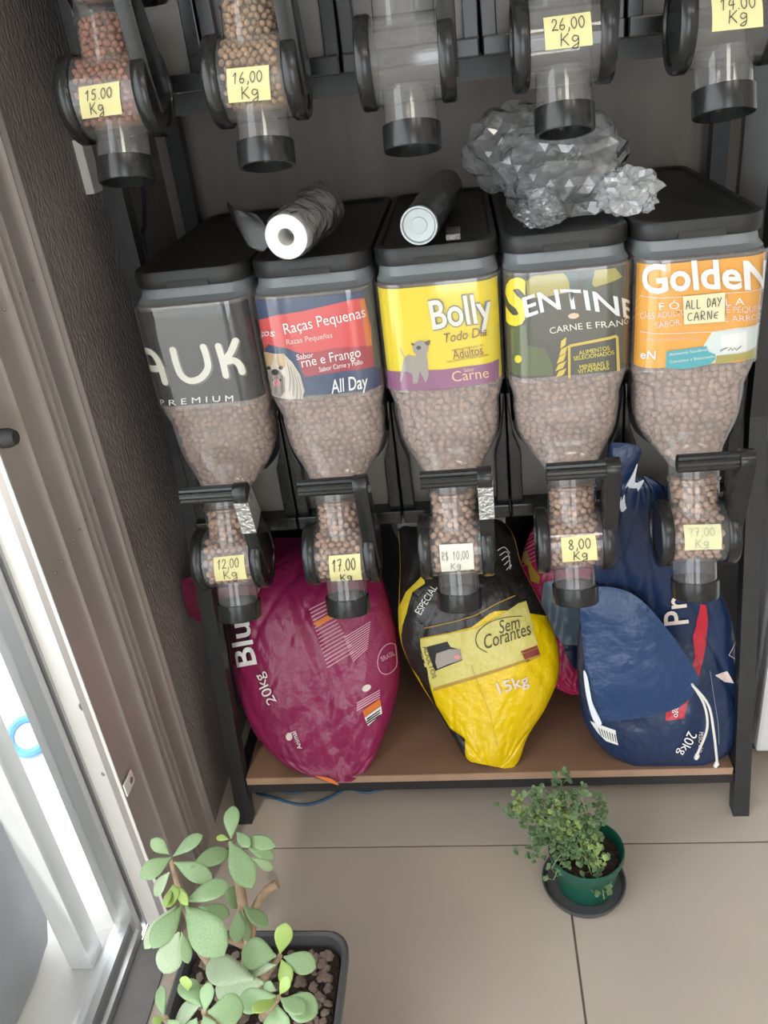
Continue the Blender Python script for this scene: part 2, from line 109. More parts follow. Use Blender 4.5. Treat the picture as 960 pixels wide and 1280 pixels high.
 (('label', 1), 'picture', 'ink_black', 'poly', 4, [(-0.0674, 0.4333), (-0.0682, 0.432), (-0.0699, 0.4308), (-0.0725, 0.4299), (-0.0757, 0.4292), (-0.0793, 0.4288), (-0.0829, 0.4286), (-0.086, 0.4289), (-0.0881, 0.4296), (-0.0886, 0.4307), (-0.0873, 0.4322), (-0.0847, 0.4339), (-0.0812, 0.4352), (-0.0776, 0.4362), (-0.0742, 0.4365), (-0.0712, 0.4363), (-0.069, 0.4356), (-0.0677, 0.4345)]),
 (('label', 1), 'picture', 'ink_tongue', 'poly', 5, [(-0.0704, 0.4292), (-0.0713, 0.4265), (-0.0729, 0.4241), (-0.0752, 0.4222), (-0.0779, 0.4209), (-0.0807, 0.4205), (-0.0833, 0.421), (-0.0854, 0.4224), (-0.0864, 0.4245), (-0.0863, 0.4272), (-0.0849, 0.4301), (-0.0827, 0.4329), (-0.0799, 0.435), (-0.0771, 0.4363), (-0.0746, 0.4365), (-0.0724, 0.4358), (-0.071, 0.4341), (-0.0702, 0.4319)]),
 (('label', 2), 'print', 'ink_purple', 'poly', 1, [(-0.112, 0.4271), (-0.061, 0.4319), (-0.0005, 0.4289), (0.0432, 0.4315), (0.0967, 0.4333), (0.0941, 0.4009), (0.0436, 0.3982), (-0.0155, 0.394), (-0.0641, 0.3991), (-0.1105, 0.3936)]),
 (('label', 2), 'lettering', 'ink_grey', 'text', 'Bolly', [(-0.0113, 0.497), (0.0851, 0.5012), (0.0366, 0.5006), (0.0325, 0.546)], 0.09, 0.0),
 (('label', 2), 'lettering', 'ink_cream', 'text', 'Bolly', [(-0.0113, 0.497), (0.0851, 0.5012), (0.0366, 0.5006), (0.0325, 0.546)], 0.03, 0.0),
 (('label', 2), 'lettering', 'ink_brown', 'text', 'Todo Dia', [(0.0066, 0.4734), (0.0731, 0.4792), (0.0401, 0.4769), (0.0383, 0.4924)], 0.0, 0.3),
 (('label', 2), 'lettering', 'ink_brown', 'text', 'alimento completo para cães', [(0.0163, 0.459), (0.0662, 0.4634), (0.0415, 0.4614), (0.0411, 0.4653)], 0.0, 0.0),
 (('label', 2), 'lettering', 'ink_brown', 'text', 'Adultos', [(0.0177, 0.4451), (0.0655, 0.4494), (0.0418, 0.4474), (0.0402, 0.4632)], 0.0, 0.0),
 (('label', 2), 'lettering', 'ink_brown', 'text', 'raças pequenas médias e grandes', [(0.0065, 0.4405), (0.0738, 0.446), (0.0404, 0.4439), (0.04, 0.4479)], 0.0, 0.0),
 (('label', 2), 'lettering', 'ink_peach', 'text', 'Sabor', [(0.033, 0.4222), (0.05, 0.4234), (0.0415, 0.4228), (0.041, 0.4295)], 0.0, 0.0),
 (('label', 2), 'lettering', 'ink_peach', 'text', 'Carne', [(0.0137, 0.4072), (0.0726, 0.4093), (0.0434, 0.4088), (0.0423, 0.4265)], 0.0, 0.0),
 (('label', 2), 'picture', 'fur_grey', 'poly', 2, [(-0.0626, 0.4518), (-0.0548, 0.4589), (-0.0419, 0.4552), (-0.0388, 0.4625), (-0.0246, 0.4588), (-0.0242, 0.4411), (-0.0243, 0.4207), (-0.0302, 0.4083), (-0.0352, 0.4216), (-0.0381, 0.4295), (-0.0437, 0.4094), (-0.0511, 0.4087), (-0.0507, 0.4255), (-0.0583, 0.43), (-0.0634, 0.4315), (-0.0696, 0.4134), (-0.0734, 0.4119), (-0.0675, 0.4341)]),
 (('label', 2), 'picture', 'fur_grey', 'poly', 3, [(-0.0207, 0.4671), (-0.0218, 0.4629), (-0.0244, 0.4593), (-0.028, 0.4568), (-0.0323, 0.4557), (-0.0368, 0.4561), (-0.0408, 0.4579), (-0.0439, 0.461), (-0.0458, 0.465), (-0.0462, 0.4694), (-0.045, 0.4736), (-0.0424, 0.4771), (-0.0388, 0.4796), (-0.0345, 0.4807), (-0.0301, 0.4803), (-0.0261, 0.4785), (-0.023, 0.4754), (-0.0211, 0.4715)]),
 (('label', 2), 'picture', 'fur_dark', 'poly', 4, [(-0.0405, 0.4751), (-0.0485, 0.4788), (-0.0462, 0.4731)]),
 (('label', 2), 'picture', 'fur_dark', 'poly', 4, [(-0.0273, 0.4776), (-0.0167, 0.4804), (-0.0181, 0.4731), (-0.0223, 0.471)]),
 (('label', 2), 'picture', 'ink_black', 'poly', 4, [(-0.0324, 0.4689), (-0.0327, 0.4678), (-0.0335, 0.4669), (-0.0346, 0.4662), (-0.0358, 0.4659), (-0.0372, 0.4661), (-0.0384, 0.4666), (-0.0393, 0.4674), (-0.0399, 0.4684), (-0.04, 0.4696), (-0.0397, 0.4707), (-0.0389, 0.4716), (-0.0379, 0.4723), (-0.0366, 0.4725), (-0.0352, 0.4724), (-0.034, 0.4719), (-0.0331, 0.4711), (-0.0325, 0.4701)]),
 (('label', 2), 'picture', 'fur_grey', 'stroke', 0.0012, [[(-0.06, 0.4542), (-0.0603, 0.4552), (-0.0608, 0.4565), (-0.0614, 0.458), (-0.062, 0.4597), (-0.0626, 0.4614), (-0.0632, 0.463), (-0.0637, 0.4645), (-0.0641, 0.4658), (-0.0645, 0.4671), (-0.0649, 0.4685), (-0.0652, 0.4697), (-0.0655, 0.4709), (-0.0658, 0.4718), (-0.066, 0.4725)]]),
 (('label', 3), 'print', 'ink_field', 'poly', 1, [(-0.0513, 0.566), (-0.0077, 0.566), (0.0034, 0.5527), (0.0078, 0.5363), (-0.042, 0.5316), (-0.0621, 0.5334), (-0.0636, 0.5588)]),
 (('label', 3), 'print', 'ink_field', 'poly', 1, [(0.0345, 0.566), (0.0697, 0.566), (0.0833, 0.5499), (0.0392, 0.5402), (0.0302, 0.5502)]),
 (('label', 3), 'print', 'ink_slate', 'poly', 2, [(-0.0054, 0.566), (0.0123, 0.566), (0.0112, 0.5151), (0.0033, 0.5205), (0.0011, 0.5506)]),
 (('label', 3), 'print', 'ink_slate', 'poly', 2, [(0.0256, 0.566), (0.0389, 0.566), (0.0347, 0.5452), (0.0372, 0.5104), (0.0236, 0.5187), (0.0235, 0.5508)]),
 (('label', 3), 'print', 'ink_moss', 'poly', 1, [(-0.0946, 0.4834), (-0.0655, 0.491), (-0.0642, 0.457), (-0.0366, 0.4499), (-0.0254, 0.4191), (-0.0256, 0.4039), (-0.0954, 0.408)]),
 (('label', 3), 'lettering', 'ink_yellow', 'text', 'S', [(-0.1044, 0.4895), (-0.0654, 0.4944), (-0.0813, 0.4938), (-0.0786, 0.5615)], 0.09, 0.0),
 (('label', 3), 'lettering', 'ink_white', 'text', 'ENTINE', [(-0.0652, 0.503), (0.112, 0.4756), (0.0146, 0.5096), (0.0097, 0.5405)], 0.03, 0.0),
 (('label', 3), 'lettering', 'ink_cream', 'text', 'CARNE E FRANG', [(-0.0288, 0.4736), (0.0997, 0.4734), (0.0308, 0.477), (0.0294, 0.4872)], 0.0, 0.0),
 (('label', 3), 'print', 'ink_peach', 'poly', 3, [(0.0157, 0.4992), (0.0154, 0.4976), (0.014, 0.4962), (0.0119, 0.4952), (0.0092, 0.4946), (0.0062, 0.4945), (0.0034, 0.495), (0.0011, 0.496), (-0.0005, 0.4974), (-0.0012, 0.4989), (-0.0008, 0.5005), (0.0005, 0.5019), (0.0027, 0.5029), (0.0054, 0.5035), (0.0083, 0.5035), (0.0111, 0.503), (0.0135, 0.5021), (0.0151, 0.5007)]),
 (('label', 3), 'print', 'ink_yellow', 'poly', 3, [(-0.0741, 0.435), (-0.0745, 0.4326), (-0.0756, 0.4305), (-0.0773, 0.4289), (-0.0793, 0.4279), (-0.0815, 0.4276), (-0.0836, 0.4281), (-0.0854, 0.4293), (-0.0865, 0.4311), (-0.0868, 0.4334), (-0.0863, 0.4357), (-0.085, 0.438), (-0.0831, 0.4398), (-0.081, 0.4408), (-0.0788, 0.4411), (-0.0769, 0.4405), (-0.0753, 0.4392), (-0.0744, 0.4372)]),
 (('label', 3), 'print', 'ink_gold', 'poly', 3, [(0.0007, 0.4535), (0.0733, 0.4622), (0.0761, 0.458), (0.0007, 0.4491)]),
 (('label', 3), 'print', 'ink_gold', 'poly', 3, [(-0.0017, 0.4518), (0.0023, 0.4524), (0.0021, 0.3978), (-0.0015, 0.3981)]),
 (('label', 3), 'print', 'ink_gold', 'poly', 3, [(0.0727, 0.4588), (0.0769, 0.4585), (0.0821, 0.4008), (0.0762, 0.4011)]),
 (('label', 3), 'print', 'ink_gold', 'poly', 3, [(-0.0133, 0.4479), (-0.0123, 0.46), (-0.0039, 0.4666), (-0.0054, 0.4535)]),
 (('label', 3), 'print', 'ink_gold', 'poly', 3, [(-0.0158, 0.4357), (-0.0124, 0.4466), (-0.0017, 0.4518), (-0.0055, 0.44)]),
 (('label', 3), 'print', 'ink_gold', 'poly', 3, [(-0.0194, 0.4236), (-0.0154, 0.4345), (-0.0041, 0.4397), (-0.0085, 0.4279)]),
 (('label', 3), 'print', 'ink_gold', 'poly', 3, [(-0.022, 0.4112), (-0.0168, 0.4221), (-0.0041, 0.4273), (-0.0098, 0.4155)]),
 (('label', 3), 'print', 'ink_gold', 'poly', 3, [(-0.0209, 0.401), (-0.0163, 0.4107), (-0.0042, 0.4148), (-0.0093, 0.4041)]),
 (('label', 3), 'lettering', 'ink_yellow', 'text', 'ALIMENTOS', [(0.0157, 0.4355), (0.063, 0.4398), (0.0396, 0.4377), (0.0384, 0.4445)], 0.0, 0.0),
 (('label', 3), 'lettering', 'ink_yellow', 'text', 'SELECIONADOS', [(0.0076, 0.4268), (0.0703, 0.4312), (0.039, 0.4294), (0.038, 0.4362)], 0.0, 0.0),
 (('label', 3), 'lettering', 'ink_yellow', 'text', 'MINERAIS E', [(0.0169, 0.4117), (0.0623, 0.4152), (0.0398, 0.4135), (0.0387, 0.4205)], 0.0, 0.0),
 (('label', 3), 'lettering', 'ink_yellow', 'text', 'VITAMINAS', [(0.0141, 0.4044), (0.0624, 0.4077), (0.0384, 0.4061), (0.0374, 0.4131)], 0.0, 0.0),
 (('label', 4), 'lettering', 'ink_white', 'text', 'GoldeN', [(-0.0882, 0.5214), (0.104, 0.5098), (0.0024, 0.5236), (-0.0039, 0.566)], 0.05, 0.0),
 (('label', 4), 'lettering', 'ink_pale', 'stroke', 0.0012, [[(-0.0932, 0.5173), (-0.0466, 0.5142), (0.0174, 0.5139), (0.104, 0.5118)]]),
 (('label', 4), 'lettering', 'ink_pale', 'stroke', 0.0012, [[(-0.0908, 0.4613), (-0.0437, 0.4582), (0.0131, 0.4555), (0.104, 0.456)]]),
 (('label', 4), 'lettering', 'ink_white', 'text', 'F Ó R M U L A', [(-0.0636, 0.4966), (0.0613, 0.4936), (-0.001, 0.4952), (-0.0024, 0.5064)], 0.0, 0.0),
 (('label', 4), 'lettering', 'ink_pale', 'text', 'CÃES ADULTOS DE PORTE PEQUENO', [(-0.0916, 0.4809), (0.106, 0.4764), (-0.0014, 0.4854), (-0.0027, 0.4948)], 0.0, 0.0),
 (('label', 4), 'lettering', 'ink_pale', 'text', 'SABOR FRANGO E ARROZ |', [(-0.0675, 0.4681), (0.106, 0.4634), (0.0104, 0.4707), (0.0088, 0.4802)], 0.0, 0.0),
 (('label', 4), 'lettering', 'ink_peach', 'text', 'a premium especial formulação', [(-0.084, 0.4471), (0.0009, 0.4438), (-0.042, 0.447), (-0.0424, 0.4535)], 0.0, 0.0),
 (('label', 4), 'print', 'ink_ice', 'poly', 1, [(0.0175, 0.4551), (0.054, 0.4577), (0.104, 0.456), (0.106, 0.398), (0.0605, 0.4068), (0.0015, 0.4023), (0.0021, 0.4261)]),
 (('label', 4), 'print', 'ink_field', 'poly', 2, [(0.027, 0.4157), (0.0597, 0.4163), (0.11, 0.42), (0.106, 0.398), (0.0606, 0.4056), (0.0259, 0.4014)]),
 (('label', 4), 'print', 'ink_white', 'poly', 2, [(0.0311, 0.447), (0.0699, 0.4509), (0.0733, 0.4187), (0.0345, 0.4186)]),
 (('label', 4), 'print', 'ink_teal', 'poly', 3, [(-0.0499, 0.4294), (0.0104, 0.4329), (0.0144, 0.4227), (0.0246, 0.4182), (0.0253, 0.4099), (0.017, 0.4022), (-0.0182, 0.398), (-0.0497, 0.4018)]),
 (('label', 4), 'lettering', 'ink_white', 'text', 'Alimento Saudável', [(-0.0451, 0.4219), (0.012, 0.4257), (-0.0164, 0.4238), (-0.0173, 0.4284)], 0.0, 0.0),
 (('label', 4), 'lettering', 'ink_white', 'text', 'Completo e Balanceado', [(-0.0434, 0.4098), (0.0239, 0.4136), (-0.0096, 0.4117), (-0.0105, 0.4163)], 0.0, 0.0),
 (('label', 4), 'lettering', 'ink_white', 'text', 'eN', [(-0.089, 0.4175), (-0.0659, 0.4178), (-0.0769, 0.4183), (-0.0764, 0.4315)], 0.03, 0.0),
 (('label', 4), 'lettering', 'ink_black', 'stroke', 0.0014, [[(0.0319, 0.4231), (0.0371, 0.4266), (0.0414, 0.4279)], [(0.044, 0.423), (0.0469, 0.4269), (0.0501, 0.4224), (0.0524, 0.4265), (0.056, 0.4224), (0.0619, 0.4283)]]),
 (('bag', 'magenta'), 'print', 'print_dark', 'poly', 1, [(-0.9428, 0.6187), (-0.586, 0.6185), (-0.6727, 0.487), (-0.932, 0.4842)]),
 (('bag', 'magenta'), 'lettering', 'ink_white', 'text', 'Blu', [(-0.5688, 0.4874), (-0.603, 0.6185), (-0.5856, 0.5495), (-0.8816, 0.5367)], 0.03, 0.0),
 (('bag', 'magenta'), 'lettering', 'ink_white', 'text', '20kg', [(-0.398, 0.3688), (-0.5197, 0.4641), (-0.4611, 0.4181), (-0.5881, 0.4022)], 0.0, 0.0),
 (('bag', 'magenta'), 'lettering', 'ink_white', 'text', 'Animal', [(-0.2427, 0.2039), (-0.2494, 0.2681), (-0.236, 0.2376), (-0.3185, 0.2309)], 0.0, 0.0),
 (('bag', 'magenta'), 'print', 'ink_pale', 'poly', 1, [(-0.3277, 0.2474), (-0.3382, 0.2425), (-0.3541, 0.2381), (-0.374, 0.2347), (-0.396, 0.2326), (-0.4143, 0.2325), (-0.427, 0.2343), (-0.4339, 0.2376), (-0.4342, 0.242), (-0.428, 0.247), (-0.4166, 0.2519), (-0.4018, 0.2562), (-0.3846, 0.2593), (-0.3653, 0.2611), (-0.3477, 0.2613), (-0.3342, 0.2597), (-0.3258, 0.2566), (-0.3235, 0.2523)]),
 (('bag', 'magenta'), 'print', 'ink_rose', 'poly', 1, [(0.1182, 0.6595), (0.3057, 0.6885), (0.3076, 0.6856), (0.1208, 0.6558)]),
 (('bag', 'magenta'), 'print', 'ink_rose', 'poly', 1, [(0.1282, 0.647), (0.3227, 0.6773), (0.3249, 0.6745), (0.1299, 0.6433)]),
 (('bag', 'magenta'), 'print', 'ink_rose', 'poly', 1, [(0.1359, 0.6346), (0.3415, 0.6663), (0.344, 0.6635), (0.1372, 0.631)]),
 (('bag', 'magenta'), 'print', 'ink_rose', 'poly', 1, [(0.1422, 0.6224), (0.3609, 0.6554), (0.3632, 0.6526), (0.143, 0.6188)]),
 (('bag', 'magenta'), 'print', 'ink_rose', 'poly', 1, [(0.1473, 0.6104), (0.3787, 0.6447), (0.3806, 0.642), (0.148, 0.6069)]),
 (('bag', 'magenta'), 'print', 'ink_rose', 'poly', 1, [(0.1524, 0.5985), (0.395, 0.6342), (0.3967, 0.6315), (0.1532, 0.595)]),
 (('bag', 'magenta'), 'print', 'ink_rose', 'poly', 1, [(0.1577, 0.5868), (0.4106, 0.6238), (0.4121, 0.6211), (0.1585, 0.5834)]),
 (('bag', 'magenta'), 'print', 'ink_rose', 'poly', 1, [(0.1636, 0.5752), (0.4257, 0.6135), (0.4271, 0.6108), (0.1647, 0.5718)]),
 (('bag', 'magenta'), 'print', 'ink_rose', 'poly', 1, [(0.1703, 0.5638), (0.4403, 0.6033), (0.4417, 0.6007), (0.1716, 0.5605)]),
 (('bag', 'magenta'), 'print', 'ink_rose', 'poly', 1, [(0.1776, 0.5526), (0.4548, 0.5933), (0.4562, 0.5907), (0.179, 0.5493)]),
 (('bag', 'magenta'), 'print', 'ink_rose', 'poly', 1, [(0.1853, 0.5416), (0.4699, 0.5833), (0.4715, 0.5808), (0.1868, 0.5384)]),
 (('bag', 'magenta'), 'print', 'ink_rose', 'poly', 1, [(0.1929, 0.5309), (0.4855, 0.5735), (0.4872, 0.5709), (0.1945, 0.5278)]),
 (('bag', 'magenta'), 'print', 'ink_rose', 'poly', 1, [(0.2009, 0.5204), (0.5012, 0.5638), (0.5029, 0.5612), (0.2026, 0.5174)]),
 (('bag', 'magenta'), 'print', 'ink_rose', 'poly', 1, [(0.2091, 0.5101), (0.517, 0.5541), (0.5188, 0.5516), (0.2108, 0.507)]),
 (('bag', 'magenta'), 'print', 'ink_rose', 'poly', 1, [(0.2171, 0.4998), (0.5328, 0.5447), (0.5346, 0.5422), (0.2187, 0.4967)]),
 (('bag', 'magenta'), 'print', 'ink_rose', 'poly', 1, [(0.2251, 0.4894), (0.5482, 0.5354), (0.55, 0.533), (0.2267, 0.4863)]),
 (('bag', 'magenta'), 'print', 'ink_rose', 'poly', 1, [(0.2333, 0.479), (0.5641, 0.5263), (0.5659, 0.524), (0.2351, 0.4759)]),
 (('bag', 'magenta'), 'print', 'ink_rose', 'poly', 1, [(0.4615, 0.5663), (0.7772, 0.6185), (0.7784, 0.6158), (0.4629, 0.5629)]),
 (('bag', 'magenta'), 'print', 'ink_rose', 'poly', 1, [(0.4673, 0.5596), (0.7695, 0.6104), (0.7706, 0.6077), (0.4688, 0.5563)]),
 (('bag', 'magenta'), 'print', 'ink_rose', 'poly', 1, [(0.4732, 0.5529), (0.7617, 0.6024), (0.7629, 0.5997), (0.4747, 0.5496)]),
 (('bag', 'magenta'), 'print', 'ink_rose', 'poly', 1, [(0.4791, 0.5464), (0.7541, 0.5944), (0.7552, 0.5918), (0.4806, 0.5432)]),
 (('bag', 'magenta'), 'print', 'ink_rose', 'poly', 1, [(0.485, 0.5399), (0.7464, 0.5865), (0.7476, 0.5839), (0.4864, 0.5368)]),
 (('bag', 'magenta'), 'print', 'ink_rose', 'poly', 1, [(0.4907, 0.5336), (0.7389, 0.5787), (0.7401, 0.5761), (0.4921, 0.5304)]),
 (('bag', 'magenta'), 'print', 'ink_rose', 'poly', 1, [(0.4963, 0.5273), (0.7316, 0.571), (0.733, 0.5684), (0.4976, 0.5242)]),
 (('bag', 'magenta'), 'print', 'ink_rose', 'poly', 1, [(0.5018, 0.521), (0.7249, 0.5633), (0.7265, 0.5608), (0.5031, 0.5179)]),
 (('bag', 'magenta'), 'print', 'ink_rose', 'poly', 1, [(0.5072, 0.5148), (0.7187, 0.5557), (0.7205, 0.5532), (0.5084, 0.5117)]),
 (('bag', 'magenta'), 'print', 'ink_rose', 'poly', 1, [(0.5125, 0.5086), (0.7129, 0.5483), (0.7147, 0.5458), (0.5138, 0.5055)]),
 (('bag', 'magenta'), 'print', 'ink_rose', 'poly', 1, [(0.518, 0.5024), (0.7071, 0.541), (0.7089, 0.5385), (0.5194, 0.4993)]),
 (('bag', 'magenta'), 'print', 'ink_rose', 'poly', 1, [(0.5239, 0.4962), (0.7011, 0.5338), (0.7029, 0.5314), (0.5256, 0.4931)]),
 (('bag', 'magenta'), 'print', 'ink_orange', 'poly', 1, [(0.1538, 0.6139), (0.3706, 0.6475), (0.3939, 0.6319), (0.1803, 0.5981)]),
 (('bag', 'magenta'), 'lettering', 'ink_rose', 'stroke', 0.0018, [[(0.99, 0.4893), (0.9807, 0.475), (0.9502, 0.4636), (0.9131, 0.4564), (0.8738, 0.4545), (0.8369, 0.4581), (0.8099, 0.467), (0.7953, 0.4797), (0.7962, 0.4947), (0.812, 0.5103), (0.8405, 0.5249), (0.8776, 0.5368), (0.918, 0.5445), (0.9563, 0.5467), (0.9862, 0.5429), (0.99, 0.5337), (0.99, 0.5204), (0.99, 0.505), (0.99, 0.4893)]]),
 (('bag', 'magenta'), 'lettering', 'ink_rose', 'text', 'BRASIL', [(0.8464, 0.4934), (0.9834, 0.5111), (0.9175, 0.5024), (0.8998, 0.5152)], 0.0, 0.0),
 (('bag', 'magenta'), 'print', 'ink_orange', 'poly', 1, [(0.6514, 0.3346), (0.8323, 0.3734), (0.8618, 0.3498), (0.6883, 0.3114)]),
 (('bag', 'magenta'), 'print', 'ink_white', 'poly', 1, [(0.6893, 0.3096), (0.863, 0.3479), (0.8915, 0.3217), (0.7501, 0.2818)]),
 (('bag', 'magenta'), 'print', 'ink_black', 'poly', 2, [(0.7142, 0.3065), (0.8587, 0.336), (0.8645, 0.3323), (0.7241, 0.3019)]),
 (('bag', 'magenta'), 'print', 'ink_black', 'poly', 2, [(0.7201, 0.2984), (0.8647, 0.3277), (0.8708, 0.324), (0.7301, 0.2938)]),
 (('bag', 'magenta'), 'print', 'ink_black', 'poly', 2, [(0.7261, 0.2902), (0.8713, 0.3195), (0.8777, 0.3157), (0.7365, 0.2856)]),
 (('bag', 'magenta'), 'print', 'ink_rose', 'poly', 1, [(0.5701, 0.3627), (0.819, 0.4059), (0.8232, 0.4022), (0.5744, 0.358)]),
 (('bag', 'magenta'), 'print', 'ink_rose', 'poly', 1, [(0.5723, 0.3543), (0.8219, 0.3977), (0.8263, 0.3939), (0.5766, 0.3496)]),
 (('bag', 'magenta'), 'print', 'ink_rose', 'poly', 1, [(0.5745, 0.3459), (0.8252, 0.3894), (0.8298, 0.3856), (0.5792, 0.3413)]),
 (('bag', 'magenta'), 'print', 'ink_rose', 'poly', 1, [(0.5772, 0.3376), (0.8289, 0.381), (0.8335, 0.3771), (0.5824, 0.3331)]),
 (('bag', 'magenta'), 'print', 'ink_pale', 'poly', 1, [(0.7154, 0.4194), (0.7193, 0.4157), (0.7174, 0.4116), (0.7098, 0.4075), (0.6974, 0.404), (0.6816, 0.4014), (0.6642, 0.4001), (0.6474, 0.4003), (0.6335, 0.4019), (0.6241, 0.4047), (0.6203, 0.4085), (0.6226, 0.4126), (0.6306, 0.4167), (0.6433, 0.4202), (0.6591, 0.4227), (0.6761, 0.4239), (0.6925, 0.4237), (0.7061, 0.4222)]),
 (('bag', 'yellow'), 'print', 'print_black', 'poly', 1, [(-0.7165, 0.5211), (-0.3234, 0.5402), (-0.0344, 0.5591), (0.2327, 0.6059), (0.6424, 0.6559), (0.8365, 0.6989), (0.7175, 0.7808), (0.4748, 0.8039), (0.3277, 0.8696), (-0.0709, 0.9063), (-0.55, 0.9488), (-0.8868, 0.8716), (-0.7064, 0.7233), (-0.7745, 0.6563), (-0.8924, 0.5905), (-0.9644, 0.5279), (-0.8804, 0.4712)]),
 (('bag', 'yellow'), 'print', 'print_paleyellow', 'poly', 2, [(-0.7193, 0.5174), (-0.3262, 0.5364), (0.0176, 0.5553), (0.3331, 0.5941), (0.675, 0.6476), (0.794, 0.6564), (0.7251, 0.5287), (0.7435, 0.4652), (0.2879, 0.4303), (-0.2068, 0.3973), (-0.84, 0.3587)]),
 (('bag', 'yellow'), 'print', 'ink_ochre', 'poly', 3, [(-0.8164, 0.3668), (-0.1998, 0.4033), (0.2921, 0.4361), (0.7493, 0.4706), (0.7513, 0.4639), (0.2857, 0.427), (-0.2123, 0.3926), (-0.8335, 0.3574)]),
 (('bag', 'yellow'), 'print', 'print_black', 'poly', 2, [(-0.7754, 0.6902), (-0.6544, 0.6224), (-0.7165, 0.5211), (-0.7714, 0.419), (-0.9499, 0.3094), (-0.9431, 0.2354), (-0.6791, 0.1944), (-0.99, 0.0561), (-0.99, 0.1902), (-0.99, 0.2936), (-0.9517, 0.3972), (-0.99, 0.4275), (-0.9795, 0.4982), (-0.9326, 0.5589), (-0.8387, 0.6228)]),
 (('bag', 'yellow'), 'print', 'print_yellow', 'poly', 3, [(-0.99, 0.6261), (-0.8782, 0.691), (-0.5988, 0.7564), (-0.58, 0.7229), (-0.7754, 0.6902), (-0.8558, 0.6146), (-0.9518, 0.551), (-0.99, 0.4908), (-0.99, 0.4199), (-0.99, 0.3878), (-0.99, 0.3946), (-0.99, 0.4523), (-0.99, 0.5181), (-0.99, 0.5916)]),
 (('bag', 'yellow'), 'lettering', 'ink_ochre', 'stroke', 0.0025, [[(-0.6388, 0.5552), (-0.241, 0.5784), (0.0585, 0.602), (0.393, 0.647), (0.6747, 0.6771)]]),
 (('bag', 'yellow'), 'print', 'ink_maroon', 'poly', 3, [(0.5046, 0.4792), (0.7237, 0.4982), (0.7435, 0.4652), (0.5503, 0.4447)]),
 (('bag', 'yellow'), 'lettering', 'ink_ochre', 'stroke', 0.001, [[(0.5176, 0.4712), (0.7319, 0.4904)], [(0.5402, 0.4513), (0.7374, 0.4693)]]),
 (('bag', 'yellow'), 'lettering', 'ink_darkolive', 'text', 'Sem', [(0.2991, 0.5364), (0.5914, 0.5591), (0.4438, 0.5477), (0.4467, 0.5909)], 0.0, 0.35),
 (('bag', 'yellow'), 'lettering', 'ink_darkolive', 'text', 'Corantes', [(0.0769, 0.4863), (0.7064, 0.5362), (0.3889, 0.5107), (0.3813, 0.5546)], 0.0, 0.35),
 (('bag', 'yellow'), 'lettering', 'ink_darkolive', 'stroke', 0.0018, [[(0.0803, 0.4762), (0.0712, 0.4776), (0.0581, 0.4795), (0.0426, 0.4817), (0.0264, 0.4842), (0.011, 0.487), (-0.0021, 0.4901), (-0.0112, 0.4932), (-0.0167, 0.4966), (-0.0204, 0.5004), (-0.0223, 0.5044), (-0.0223, 0.5087), (-0.0206, 0.513), (-0.0173, 0.5173), (-0.0123, 0.5216), (-0.0058, 0.5258), (0.0025, 0.5301), (0.0124, 0.5345), (0.0241, 0.5388), (0.0374, 0.5431), (0.0523, 0.5473), (0.0689, 0.5515), (0.0875, 0.5556), (0.1081, 0.5597), (0.1306, 0.5638), (0.1546, 0.5678), (0.1798, 0.5716), (0.206, 0.5752), (0.2328, 0.5784), (0.2608, 0.5814), (0.2903, 0.5841), (0.321, 0.5865), (0.3523, 0.5888), (0.3839, 0.5908), (0.415, 0.5925), (0.4452, 0.594), (0.4765, 0.5953), (0.5098, 0.5962), (0.5435, 0.5968), (0.576, 0.5973), (0.6053, 0.5976), (0.63, 0.5978), (0.6482, 0.5981)]]),
 (('bag', 'yellow'), 'lettering', 'ink_pale', 'text', '15kg', [(0.1607, 0.3513), (0.5918, 0.3799), (0.3822, 0.3658), (0.3319, 0.3981)], 0.02, 0.0),
 (('bag', 'yellow'), 'lettering', 'ink_darkolive', 'text', 'ADULTOS', [(-0.7065, 0.4925), (-0.7536, 0.3957), (-0.7212, 0.4439), (-0.6521, 0.4483)], 0.0, 0.0),
 (('bag', 'yellow'), 'lettering', 'ink_white', 'text', 'ESPECIAL', [(-0.6605, 0.6021), (-0.3996, 0.7057), (-0.534, 0.6537), (-0.6188, 0.6682)], 0.0, 0.0),
 (('bag', 'yellow'), 'picture', 'ink_black', 'poly', 3, [(-0.6581, 0.4926), (-0.3749, 0.5107), (-0.3516, 0.4931), (-0.2639, 0.4862), (-0.2519, 0.4526), (-0.6651, 0.4194), (-0.6655, 0.4588)]),
 (('bag', 'yellow'), 'picture', 'fur_grey', 'poly', 4, [(-0.5586, 0.4724), (-0.3734, 0.4862), (-0.2368, 0.4861), (-0.2557, 0.4539), (-0.4672, 0.4397), (-0.6221, 0.4262), (-0.6156, 0.4459)]),
 (('bag', 'yellow'), 'picture', 'ink_tongue', 'poly', 5, [(-0.2671, 0.4626), (-0.2728, 0.4601), (-0.2827, 0.4579), (-0.2955, 0.4564), (-0.3097, 0.4556), (-0.3236, 0.4556), (-0.3356, 0.4565), (-0.3441, 0.4581), (-0.3481, 0.4603), (-0.3472, 0.4628), (-0.3414, 0.4652), (-0.3315, 0.4674), (-0.3188, 0.469), (-0.3045, 0.4699), (-0.2906, 0.4699), (-0.2786, 0.469), (-0.2701, 0.4673), (-0.2661, 0.4651)]),
 (('bag', 'yellow'), 'fold', 'ink_ochre', 'stroke', 0.0012, [[(-0.1628, 0.4334), (-0.1338, 0.3807), (-0.0563, 0.3141), (0.0659, 0.2395), (0.2097, 0.1676)]]),
